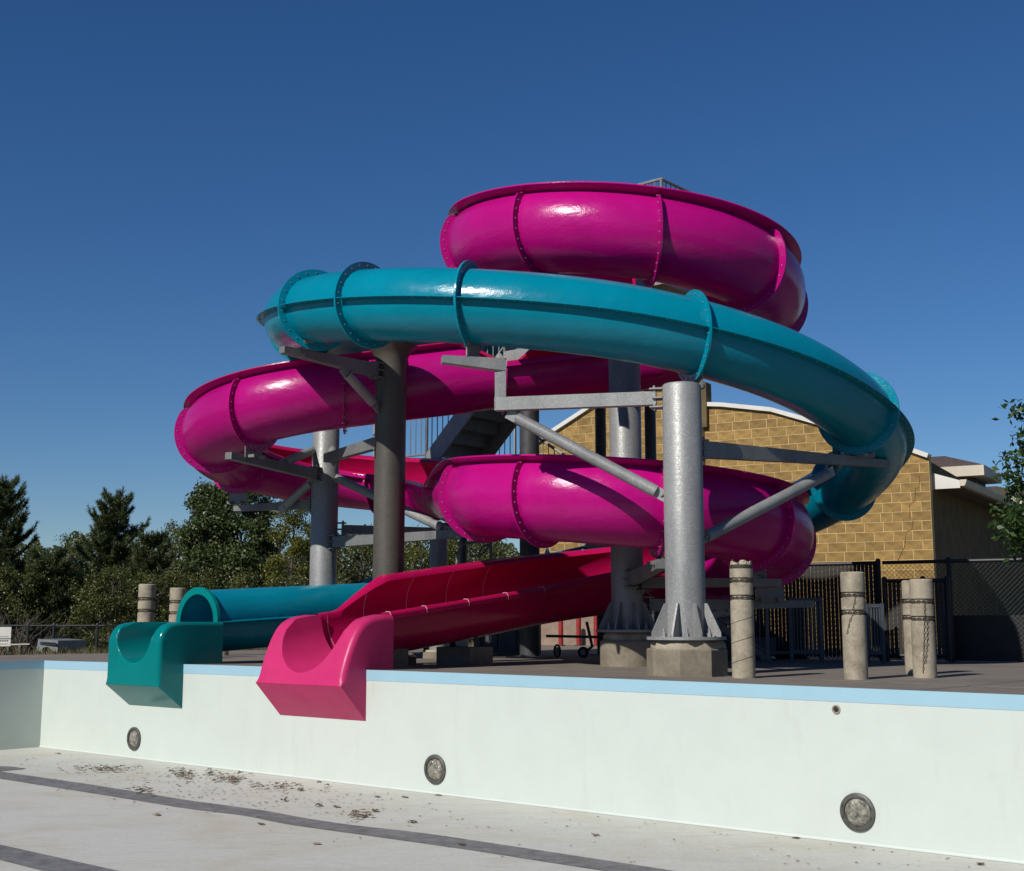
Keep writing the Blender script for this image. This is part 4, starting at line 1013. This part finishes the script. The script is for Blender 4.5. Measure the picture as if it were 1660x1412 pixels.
b = MB(); dfc = (fc-fb).normalized(); p0 = fb+dfc*0.85+Vector((0, 0.05, 0)); b.beam(p0+Vector((0, 0, 0.31)), fc+Vector((0, 0.05, 0.31)), 0.012, 0.60)
b.build('windscreen', M['black'], [o for o in col.objects if o.get('label') == 'open black chain-link fence in front of the dark side wall'][0])
ga = Vector((*at(1436, 1000, 17.3).xy, 0)); gb = Vector((*at(1538, 1000, 16.9).xy, 0))
fence('low black slatted chain-link gate behind the bollard pair', ga, gb, at(1490, 941, 17.1).z, [0.0, 0.62, 1.0], slats=(0.02, 0.98), mid=True, wire=0.0045)
# picket gate and stair railing at the tower foot
def picket(label, xa, xb, ytop, ybot, dep, n, m):
    zt, zb = at(xa, ytop, dep).z, max(0.06, at(xa, ybot, dep).z); a = Vector((*at(xa, 1000, dep).xy, 0)); b_ = Vector((*at(xb, 1000, dep).xy, 0))
    e = thing('picket_gate', a, label, 'gate')
    for z_ in (zt, zb): q = MB(); q.beam(a+Vector((0, 0, z_)), b_+Vector((0, 0, z_)), 0.035, 0.045); q.build('rail', m, e)
    for p in (a, b_): q = MB(); q.beam(p+Vector((0, 0, 0)), p+Vector((0, 0, zt+0.03)), 0.045, 0.045); q.build('gate_post', m, e)
    for k in range(1, n):
        p = a.lerp(b_, k/n); q = MB(); q.box(p+Vector((0, 0, (zt+zb)/2)), (0.018, 0.018, zt-zb), (b_-a)); q.build('picket', m, e)
    return e
M['shade_grey'] = simple('shade_toned_metal', (0.05, 0.058, 0.072), 0.5)  # whitish railing metal with its deep shade put into the colour
picket('shade-toned picket gate at the foot of the stairs behind the magenta loop', 1281, 1330, 972, 1057, 16.6, 9, M['shade_grey'])
picket('grey picket panel between the chained bollard and the slatted gate', 1404, 1430, 982, 1058, 16.9, 6, M['shade_grey'])

# ------------------------------------------------------------------ things glimpsed under the slides
e = thing('pipe_handrail', at(745, 1000, 19.5).xy.to_3d(), 'bent silver pipe handrail rising behind the pink flume', 'handrail')
D_ = 19.6
def pipe_px(pts, dep, r, e, nm='rail'):
    q = MB(); q.tube([at(x, y, dep+dd) for x, y, dd in pts], r, 10); q.build(nm, M['galv'], e)
pipe_px([(738, 1040, 0), (741, 908, 0), (744, 893, 0), (749, 884, 0), (757, 880, 0.05), (795, 877.5, 0.2)], D_, 0.021, e)
pipe_px([(795, 1040, 0.2), (795.5, 877, 0.2)], D_, 0.024, e, 'post')
pipe_px([(764, 901.5, 0.1), (778, 899.5, 0.1), (786, 895, 0.1), (791, 887, 0.15), (794, 884, 0.2)], D_, 0.017, e)
pipe_px([(777, 899, 0.15), (779, 891, 0.15), (785, 885, 0.15), (794, 882, 0.2)], D_, 0.015, e)
# low wall with red posts far behind
M['pinkish'] = simple('weathered_board', (0.24, 0.17, 0.125), 0.8, 0, 0.25, 4)
lw = thing('low_wall', at(930, 1000, 31).xy.to_3d(), 'sunlit pale low wall seen in the gap below the pink flume', 'wall')
a = Vector((*at(840, 1000, 31).xy, 0)); b_ = Vector((*at(1010, 1000, 30).xy, 0)); b = MB(); b.beam(a+Vector((0, 0, 0.5)), b_+Vector((0, 0, 0.5)), 0.2, 1.0); b.build('wall_face', M['pinkish'], lw)
for k, (x, w) in enumerate(((909, 7), (938, 6.5), (966, 7), (981, 6))):
    p = at(x, 1000, 29.6); e = thing('red_post', (p.x, p.y, 0), ['leftmost red post before the pale low wall', 'second red post from the left before the pale low wall', 'third red post from the left before the pale low wall', 'rightmost red post beside the round footing'][k], 'post', 'red posts before the low wall')
    b = MB(); b.lathe([(0.055, 0), (0.055, 0.95), (0.05, 0.99), (0.02, 1.0)], (p.x, p.y, 0), 16); b.build('pipe', M['redpost'], e)
    b = MB(); b.lathe([(0.1, 0.0), (0.1, 0.02)], (p.x, p.y, 0), 16); b.build('foot_plate', M['dark_steel'], e)
# hand cart
hc = thing('hand_cart', at(945, 1000, 19).xy.to_3d(), 'dark two-wheeled hand cart below the pink flume', 'cart'); dep = 19.0
for dd in (0, 0.5): q = MB(); q.tube([at(885, 1031, dep+dd), at(985, 1033, dep+dd)], 0.02, 8); q.build('frame_bar', M['dark_steel'], hc)
q = MB(); q.tube([at(951, 1008, dep), at(956, 1030, dep), at(960, 1048, dep), at(950, 1056, dep)], 0.022, 8); q.build('handle', M['dark_steel'], hc)
def wheel(c, r, w, parent, ax):
    ax = Vector(ax).normalized(); q = MB(); c = Vector(c); o1 = ax.orthogonal().normalized(); o2 = ax.cross(o1)
    q.tube([c+(o1*cos(t)+o2*sin(t))*(r-w*0.5) for t in np.linspace(0, 2*pi, 25)[:-1]], w*0.5, 8, closed=True); wl_ = q.build('tyre', M['tyre'], parent)
    q = MB(); q.tube([c-ax*w*0.3, c+ax*w*0.3], r*0.55, 16); q.build('rim', M['galv_dark'], parent)
wheel((*at(945, 1000, dep).xy, 0.085), 0.085, 0.05, hc, (0.3, 1, 0)); wheel((*at(903, 1000, dep+0.3).xy, 0.10), 0.10, 0.03, hc, (0.9, 0.5, 0))
# pale wheeled cart half seen further left
pcart = thing('wheeled_cart', at(712, 1000, 21).xy.to_3d(), 'pale wheeled cart half hidden behind the pink flume', 'cart'); dep = 21.2
q = MB(); c = at(712, 1000, dep); q.box((c.x, c.y, 0.26), (0.95, 0.5, 0.28)); q.box((c.x, c.y, 0.42), (1.0, 0.56, 0.05)); q.build('tub', M['white'], pcart)
wheel((*at(695, 1000, dep-0.3).xy, 0.085), 0.085, 0.05, pcart, (0, 1, 0)); wheel((*at(735, 1000, dep-0.3).xy, 0.085), 0.085, 0.05, pcart, (0, 1, 0))

# ------------------------------------------------------------------ left background: fence, sign, trailer
la, lb, lc = Vector((*at(-60, 1014, 30).xy, 0)), Vector((*at(170, 1014, 29).xy, 0)), Vector((*at(640, 1012, 31).xy, 0))
LH = at(60, 1014, 29.5).z-gz
fence('thin chain-link fence along the trees at far left', la, lb, LH, [0.1, 0.47, 0.65, 0.95], z0=gz, pitch=0.09, wire=0.0022, rail=0.02)
fence('chain-link fence along the trees behind the teal tube', lb, lc, LH, [0.25, 0.5, 0.75, 1.0], z0=gz, pitch=0.09, wire=0.0022, rail=0.02)
sg = thing('fence_sign', at(0, 1030, 28.5), 'white printed sign cut off at the left edge', 'sign')
p = at(-2, 1032, 28.5); b = MB(); b.box(p, (0.54, 0.02, 0.42)); b.build('panel', M['white'], sg)
for zz in (0.0, -0.09, -0.165):
    b = MB()
    for k in range(9): b.box(p+Vector((-0.2+k*0.05, -0.012, zz)), (0.034, 0.004, 0.03 if zz < -0.02 else 0.012))
    b.build('lettering', M['print'], sg)
b = MB(); b.box(p+Vector((0, -0.012, -0.045)), (0.54, 0.004, 0.02)); b.build('rule', M['print'], sg)
for dx in (-0.2, 0.2): b = MB(); b.box((p.x+dx, p.y+0.03, (p.z+gz)/2-0.1), (0.05, 0.04, p.z-gz+0.2)); b.build('sign_post', M['galv_dark'], sg)
bn = thing('bench_rail', at(20, 1043, 28.8), 'pale low rail running beside the white sign', 'rail')
b = MB(); a, c_ = at(-30, 1046, 28.2), at(48, 1044, 28.2); b.beam(a, c_, 0.03, 0.028); b.build('bar', M['cream'], bn)
for f_ in (0.2, 0.8): p_ = a.lerp(c_, f_); b = MB(); b.box((p_.x, p_.y, (p_.z+gz)/2), (0.04, 0.04, p_.z-gz)); b.build('leg', M['galv_dark'], bn)
tr = thing('utility_trailer', at(78, 1050, 27.5), 'tilted grey utility trailer body with wheel arch beyond the deck', 'trailer')
P4_ = [at(62, 1036, 27.5), at(94, 1038.5, 27.3), at(93, 1056, 27.3), at(84, 1056, 27.35), at(81, 1050.5, 27.37), at(76, 1048.5, 27.4), at(70, 1050, 27.42), at(67, 1056, 27.45), at(59, 1056, 27.5)]
b = MB(); b.prism(P4_, (0.25, 1.1, 0)); b.build('body', M['trailer'], tr, fixn=True)
for y0, y1 in ((1041, 1042.5), (1044, 1045.2)): b = MB(); b.beam(at(65, y0, 27.46), at(91, y1, 27.26), 0.02, 0.02); b.build('side_rib', M['dark_steel'], tr)
w_ = at(75.5, 1056, 27.6); wheel(w_, 0.1, 0.06, tr, (0, 1, 0))

# ------------------------------------------------------------------ trees and shrubs
def leaf_quads(cent, nrm_bias, size, asp=0.62, droop=0.0):
    n = len(cent); d = RNG.normal(size=(n, 3)); d /= np.linalg.norm(d, axis=1)[:, None]
    a = RNG.normal(size=(n, 3)); a -= (a*d).sum(1)[:, None]*d; a /= np.linalg.norm(a, axis=1)[:, None]
    b = np.cross(d, a); s = size*(0.65+0.7*RNG.random(n))[:, None]
    c = cent
    q = np.stack([c-a*s*0.5, c+b*s*asp*0.5, c+a*s*0.5, c-b*s*asp*0.5], 1)
    return q.reshape(-1, 3)
def limb_mesh(b, p, q, r0, r1, bend=0.1, n=5):
    p, q = Vector(p), Vector(q); off = Vector(RNG.normal(size=3)*bend*(q-p).length)
    pts = [p.lerp(q, k/n)+off*sin(pi*k/n) for k in range(n+1)]
    b.tube(pts, [r0+(r1-r0)*k/n for k in range(n+1)], 7)
def broadleaf(label, base, h, w, m, leaf, nleaf, clumps=46, low=0.05, shape=1.0, name='broadleaf_tree', seed=1):
    global RNG
    RNG = np.random.default_rng(seed)
    base = Vector(base); e = thing(name, base, label, 'tree' if 'bush' not in name else 'bush', None); tk = MB()
    lean = Vector((RNG.normal()*0.03, RNG.normal()*0.03, 0))*h
    top = base+Vector((0, 0, h*0.92))+lean; limb_mesh(tk, base-Vector((0, 0, 0.1)), top, h*0.012+0.025, 0.008, 0.02, 8)
    cs = []; rs = []
    for k in range(clumps):
        t = low+(0.97-low)*(k+RNG.random())/clumps
        prof = (min(1.0, 0.62+1.3*t) if t < 0.45 else sqrt(max(0.02, 1-((t-0.40)/0.60)**2)))*shape
        rad = w/2*prof*(0.35+0.65*sqrt(RNG.random())); a = RNG.random()*2*pi
        c = base+lean*t+Vector((rad*cos(a), rad*sin(a)*0.8, h*t))
        cs.append(c); rs.append(w*(0.095+0.09*RNG.random())*(1.1-0.30*t))
        st_ = base+lean*max(0, t-0.25)+Vector((0, 0, h*max(0.05, t-0.20)))
        limb_mesh(tk, st_, c, 0.010+0.004*h*(1-t), 0.004, 0.08, 4)
    tk.build('trunk', M['bark'], e)
    cs = np.array([tuple(c) for c in cs]); rs = np.array(rs); pr = rs**2; per = RNG.choice(clumps, nleaf, p=pr/pr.sum())
    d = RNG.normal(size=(nleaf, 3)); d /= np.linalg.norm(d, axis=1)[:, None]
    cent = cs[per]+d*(rs[per]*(RNG.random(nleaf)**0.5)*(1+0.30*RNG.normal(size=nleaf)))[:, None]*np.array([1.2, 1.2, 1.0])
    me = fast_mesh('crown', leaf_quads(cent, None, leaf), 4, m); link('crown', me, e)
    return e
def pine(label, base, h, w, nb=110, tuft=9, seed=1, needle=0.13):
    global RNG
    RNG = np.random.default_rng(seed); base = Vector(base); e = thing('pine_tree', base, label, 'tree'); tk = MB()
    tk.tube([base-Vector((0, 0, 0.1)), base+Vector((0.03, 0, h*0.5)), base+Vector((0, 0, h))], [0.012*h+0.02, 0.007*h, 0.006], 8)
    cent = []; dirs = []
    def shoot(p, q):
        d = (q-p); L_ = d.length; n = max(2, int(L_/0.035)); d = d.normalized()
        for i in range(n): cent.append(p.lerp(q, (i+0.5)/n)); dirs.append(d)
    shoot(base+Vector((0, 0, h*0.86)), base+Vector((0, 0, h)))
    whorls = max(7, int(h/0.42)); 
    for k in range(nb):
        wh = (k % whorls); t = 0.05+0.90*(wh+0.25*RNG.random())/whorls; a = RNG.random()*2*pi
        L_ = w/2*(1.04-t)**0.72*(0.62+0.5*RNG.random())+0.12
        p0 = base+Vector((0, 0, h*t)); up_ = 0.10+0.65*t
        dirv = Vector((cos(a), sin(a), up_)).normalized()
        pts = [p0+dirv*L_*f_+Vector((0, 0, 0.30*L_*f_*f_)) for f_ in (0, 0.35, 0.7, 1.0)]
        tk.tube(pts, [0.014, 0.010, 0.007, 0.003], 5)
        end = pts[3]+((pts[3]-pts[2]).normalized()+Vector((0, 0, 1.0))).normalized()*(0.10+0.16*RNG.random()); shoot(pts[2], pts[3]); shoot(pts[3], end)
        for s_ in range(tuft):
            f_ = 0.22+0.76*RNG.random(); i = min(2, int(f_*3)); q0 = pts[i].lerp(pts[i+1], f_*3-i)
            side = Vector((-sin(a), cos(a), 0))*(1 if RNG.random() < 0.5 else -1)
            tw = (dirv*0.75+side*(0.5+0.5*RNG.random())+Vector((0, 0, 0.35+0.5*RNG.random()))).normalized()
            l2 = (0.10+0.42*L_*(1.15-f_)*(0.5+0.6*RNG.random())); shoot(q0, q0+tw*l2)
    tk.build('trunk', M['bark'], e)
    cent = np.array([tuple(c) for c in cent]); dirs = np.array([tuple(c) for c in dirs]); nn = 7
    c = np.repeat(cent, nn, 0); d = np.repeat(dirs, nn, 0)*0.9+RNG.normal(size=(len(c), 3))*0.5; d /= np.linalg.norm(d, axis=1)[:, None]
    sd_2 = np.cross(d, RNG.normal(size=d.shape)); sd_2 /= np.linalg.norm(sd_2, axis=1)[:, None]
    L_ = (needle*(0.6+0.5*RNG.random(len(c))))[:, None]; wd = 0.0075
    q = np.stack([c-sd_2*wd, c+sd_2*wd, c+d*L_+sd_2*wd*0.4, c+d*L_-sd_2*wd*0.4], 1).reshape(-1, 3)
    link('crown', fast_mesh('crown', q, 4, M['pine']), e)
    return e
def tb(x, dep): p = at(x, 1000, dep); return (p.x, p.y, gz)
def th_(y, dep): return at(830, y, dep).z-gz
pine('dark pine cut off by the left edge of the picture', tb(-14, 36), th_(775, 36), 3.5, 170, 12, 11)
pine('pointed young pine standing clear against the sky at left', tb(182, 38), th_(797, 38), 3.1, 170, 12, 12)
pine('small dark pine in front of the tree line left of the bollards', tb(72, 35), th_(893, 35), 2.6, 100, 10, 13)
pine('low pine between the pointed pine and the poplar', tb(240, 36), th_(862, 36), 2.2, 100, 10, 14)
broadleaf('tall leafy poplar with a split top left of the rear columns', tb(325, 38), th_(782, 38), 1.9, M['poplar'], 0.085, 48000, 130, 0.03, 1.0, 'poplar_tree', 21)
broadleaf('second leafy poplar rising behind the lower magenta turn', tb(398, 38.5), th_(776, 38.5), 2.5, M['poplar'], 0.085, 60000, 150, 0.03, 1.0, 'poplar_tree', 22)
broadleaf('yellow-green feathery tree just left of the galvanised column', tb(470, 37), th_(798, 37), 1.6, M['locust'], 0.055, 40000, 90, 0.03, 1.0, 'locust_tree', 23)
broadleaf('low leafy tree seen between the two rear columns', tb(580, 40), th_(860, 40), 2.6, M['shrubleaf'], 0.07, 26000, 80, 0.0, 1.0, 'broadleaf_tree', 24)
broadleaf('green tree seen between the flared and the slim column', tb(682, 40), th_(862, 40), 2.6, M['locust'], 0.06, 30000, 80, 0.0, 1.0, 'broadleaf_tree', 25)
broadleaf('green tree seen right of the slim rear column', tb(770, 41), th_(858, 41), 2.8, M['shrubleaf'], 0.07, 26000, 80, 0.0, 1.0, 'broadleaf_tree', 26)
broadleaf('thin pale tree showing between pine and poplar', tb(264, 42), th_(842, 42), 1.3, M['shrubleaf'], 0.06, 7000, 60, 0.1, 1.0, 'broadleaf_tree', 27)
broadleaf('thin dark tree between the left pine and the pointed pine', tb(118, 41), th_(868, 41), 2.0, M['shrubleaf'], 0.06, 14000, 60, 0.0, 1.0, 'broadleaf_tree', 28)
# the brush below the trees, in separate bushes
labs = ['leftmost leafy bush behind the white sign', 'leafy bush behind the grey trailer', 'leafy bush below the pointed pine', 'leafy bush behind the left bollard', 'leafy bush behind the teal mouth', 'leafy bush below the split poplar', 'leafy bush behind the teal tube', 'leafy bush left of the galvanised column', 'leafy bush between the two rear columns']
for k, x in enumerate((-20, 45, 112, 180, 250, 320, 392, 465, 545)):
    broadleaf(labs[k], tb(x, 34+(k % 3)*0.8), th_(912+(k*37 % 34), 34), 1.9, M['shrubleaf'], 0.055, 20000, 60, 0.0, 1.1, 'bush', 40+k)
RNG = np.random.default_rng(77); nl = 90000
xs = -90+RNG.random(nl)*960; dp = 44+RNG.random(nl)*3; tops = 876+9*np.sin(xs*0.031)+8*np.sin(xs*0.083+1)+5*np.sin(xs*0.21)
fr_ = RNG.random(nl)**0.8; cc_ = np.array([tuple(at(x, 1000, d_).xy)+(gz+(at(830, t_, d_).z-gz)*f_,) for x, d_, t_, f_ in zip(xs, dp, tops, fr_)])
nw = 60000; az = radians(30)+RNG.random(nw)*radians(300); rr_ = 52+RNG.random(nw)*6; hh_ = 6.5+1.6*np.sin(az*9)+1.1*np.sin(az*23+1)+0.8*np.sin(az*51)  # ring of unseen woods added all round to dim the low sky
added_wood = np.stack([rr_*np.sin(az), 12+rr_*np.cos(az), gz+hh_*RNG.random(nw)**0.85], 1)
o = link('brush_and_added_woods', fast_mesh('brush_and_added_woods', np.concatenate([leaf_quads(cc_, None, 0.11), leaf_quads(added_wood, None, 0.62, 0.7)]), 4, M['shrubleaf'])); tag(o, 'mass of brush behind the tree line and added unseen woods all round', 'brush', kind='stuff')
tw = thing('bare_shrub', tb(20, 31.5), 'leafless grey twiggy shrub behind the white sign', 'shrub'); b = MB(); RNG = np.random.default_rng(5)
for k in range(26):
    p0 = Vector(tb(-20+RNG.random()*90, 31.5)); d = Vector((RNG.normal()*0.35, RNG.normal()*0.3, 1)).normalized(); L_ = 0.8+0.9*RNG.random(); p1 = p0+d*L_
    limb_mesh(b, p0, p1, 0.014, 0.005, 0.08)
    for j in range(6):
        f_ = 0.3+0.65*RNG.random(); q0 = p0.lerp(p1, f_); q1 = q0+(d+Vector(RNG.normal(size=3))*0.7).normalized()*L_*0.35; limb_mesh(b, q0, q1, 0.008, 0.003, 0.1, 3)
b.build('twigs', M['twig'], tw)
# ash tree at right, trunk outside the picture, branches reaching in
RNG = np.random.default_rng(9)
ab = Vector((*at(1790, 1000, 15.5).xy, 0)); ash = thing('ash_tree', ab, 'green ash branches reaching in at the right edge', 'tree'); tk = MB()
limb_mesh(tk, ab, ab+Vector((0, 0, 4.6)), 0.11, 0.03, 0.02, 8); cents = []
tips = [(1640, 663, 15.2), (1652, 705, 15.3), (1628, 740, 15.0), (1645, 765, 15.2), (1636, 790, 15.4), (1655, 730, 15.6), (1648, 812, 15.2), (1630, 840, 15.0), (1640, 868, 15.1), (1655, 850, 15.4), (1658, 880, 15.3), (1622, 768, 15.0), (1690, 700, 15.5), (1710, 640, 15.8), (1720, 780, 15), (1700, 850, 15.6), (1760, 600, 16), (1800, 560, 15.2), (1850, 650, 16), (1830, 760, 14.8)]
for (x, y, dep) in tips:
    t_ = at(x, y, dep); s_ = ab+Vector((0, 0, max(0.8, min(4.4, t_.z-0.35)))); limb_mesh(tk, s_, t_, 0.028, 0.005, 0.06, 6)
    dense = 75 if y < 800 else 230
    if x > 1665: dense = 260
    for j in range(dense):
        f_ = RNG.random(); c = s_.lerp(t_, 0.80+0.22*f_)+Vector(RNG.normal(size=3))*(0.062 if y < 800 else 0.105); cents.append(tuple(c))
tk.build('trunk', M['bark'], ash)
link('crown', fast_mesh('crown', leaf_quads(np.array(cents), None, 0.082, 0.5), 4, M['ash']), ash)
# grass tufts along the bank
RNG = np.random.default_rng(3); n = 5000
uu = DU0-0.9*RNG.random(n)**1.5-0.02; vv = 6+RNG.random(n)*22; c = np.array([tuple(uv(a, b_, -0.03)) for a, b_ in zip(uu, vv)])
d = RNG.normal(size=(n, 3))*0.35+np.array([0, 0, 1]); d /= np.linalg.norm(d, axis=1)[:, None]; sd_3 = np.cross(d, RNG.normal(size=(n, 3))); sd_3 /= np.linalg.norm(sd_3, axis=1)[:, None]
L_ = (0.05+0.12*RNG.random(n))[:, None]
o = link('grass_tufts', fast_mesh('grass_tufts', np.stack([c-sd_3*0.008, c+sd_3*0.008, c+d*L_+sd_3*0.002, c+d*L_-sd_3*0.002], 1).reshape(-1, 3), 4, M['grass'])); tag(o, 'dry grass along the edge of the deck', 'grass', kind='stuff')

# ------------------------------------------------------------------ leaf litter on the pool floor
RNG = np.random.default_rng(4)
def leaf_mesh(b, c, s, m=0):
    a = RNG.random()*2*pi; d = Vector((cos(a), sin(a), 0)); e_ = Vector((-sin(a), cos(a), 0)); curl = s*(0.05+0.34*RNG.random()); c = Vector(c); n = 5
    vs = []
    for i in range(n):
        f_ = i/(n-1); w = s*0.42*sin(pi*(0.12+0.8*f_)); zc = curl*sin(pi*f_)*0.5+0.003
        for sg in (-1, 0, 1): vs.append(c+d*s*(f_-0.5)+e_*w*sg+Vector((0, 0, zc+(curl*0.55*abs(sg)*RNG.random()))))
    b.add(vs, [(i*3+j, i*3+j+1, (i+1)*3+j+1, (i+1)*3+j) for i in range(n-1) for j in range(2)], m)
lit = MB()
def fl(x, y): p = on_z(x, y, FLOOR_Z); return p
for k in range(420):
    x = RNG.normal(330, 190); y0 = 1213+0.1186*(x-64.5); y = y0+14+abs(RNG.normal(0, 26)); 
    if x < 20 or x > 1640: continue
    lit_s = 0.012+0.02*RNG.random(); leaf_mesh(lit, fl(x, y)+Vector((0, 0, 0.002)), lit_s, int(RNG.random() < 0.25))
for k in range(160):
    x = RNG.random()*1600+20; y0 = 1213+0.1186*(x-64.5); y = y0+4+RNG.random()**2*90; leaf_mesh(lit, fl(x, y)+Vector((0, 0, 0.002)), 0.008+0.02*RNG.random(), int(RNG.random() < 0.3))
o = lit.build('leaf_crumbs', [M['leafdry'], M['leafpale']]); tag(o, 'scattered crumbs of dry leaf on the pool floor', 'leaf litter', kind='stuff')
piles = [(165, 1248, 34, 46, 'longest heap of brown leaves below the teal runout'), (290, 1252, 10, 14, 'small brown leaf heap right of the longest heap'), (299, 1260, 14, 20, 'ragged leaf heap between two heaps near the wall'),
         (340, 1256, 11, 12, 'thin twiggy leaf heap close to the pool wall'), (370, 1265, 22, 40, 'dark reddish leaf heap below the pink runout'), (455, 1276, 34, 22, 'long thin streak of reddish leaf bits'),
         (233, 1281, 11, 14, 'clump of curled leaves touching the upper lane stripe'), (584, 1323, 9, 16, 'pale crumpled leaf clump above the stripe')]
for x, y, wd, n, lab in piles:
    e = thing('leaf_heap', fl(x, y), lab, 'leaves', 'leaf heaps on the pool floor'); b = MB()
    for k in range(int(n*1.4)): leaf_mesh(b, fl(x+RNG.normal(0, wd*0.8), y+RNG.normal(0, 3.0))+Vector((0, 0, 0.005+0.02*RNG.random())), 0.035+0.035*RNG.random(), int(RNG.random() < 0.3))
    b.build('leaves', [M['leafdry'], M['leafpale']], e)
singles = [(253, 1322, 'curled pale leaf alone below the upper lane stripe'), (422, 1337, 'small brown leaf just below the bend of the stripe'), (513, 1369, 'pale leaf lying farthest down on the open floor'), (487, 1282, 'upright triangular brown leaf above the stripe'),
           (460, 1299, 'flat dark leaf left of a twin near the stripe'), (517, 1307, 'wide dark leaf right of the stripe bend'), (546, 1309, 'small brown pointed leaf above the stripe'), (608, 1316, 'dark round leaf near the pale clump'), (668, 1334, 'black twig-like leaf left of the wall light'),
           (611, 1292, 'flat leaf close below the pool wall'), (656, 1293, 'small leaf below the wall left of the middle light'), (710, 1290, 'leaf lying right under the middle wall light'), (748, 1371, 'dark upright leaf on the lane stripe'), (516, 1268, 'leaf against the wall under the pink runout'), (93, 1222, 'leaf near the left pool corner'), (964, 1355, 'pale leaf on the right part of the floor'), (1588, 1402, 'single leaf at lower right by the wall'), (1290, 1359, 'leaf at the foot of the wall left of the largest light')]
for x, y, lab in singles:
    b = MB(); leaf_mesh(b, fl(x, y)+Vector((0, 0, 0.003)), 0.06+0.02*RNG.random()); leaf_mesh(b, fl(x+3, y+0.5)+Vector((0, 0, 0.003)), 0.045)
    o = b.build('dry_leaf', [M['leafdry'] if x not in (253, 513, 964) else M['leafpale'], M['leafpale']]); tag(o, lab, 'leaf', 'single leaves on the pool floor')
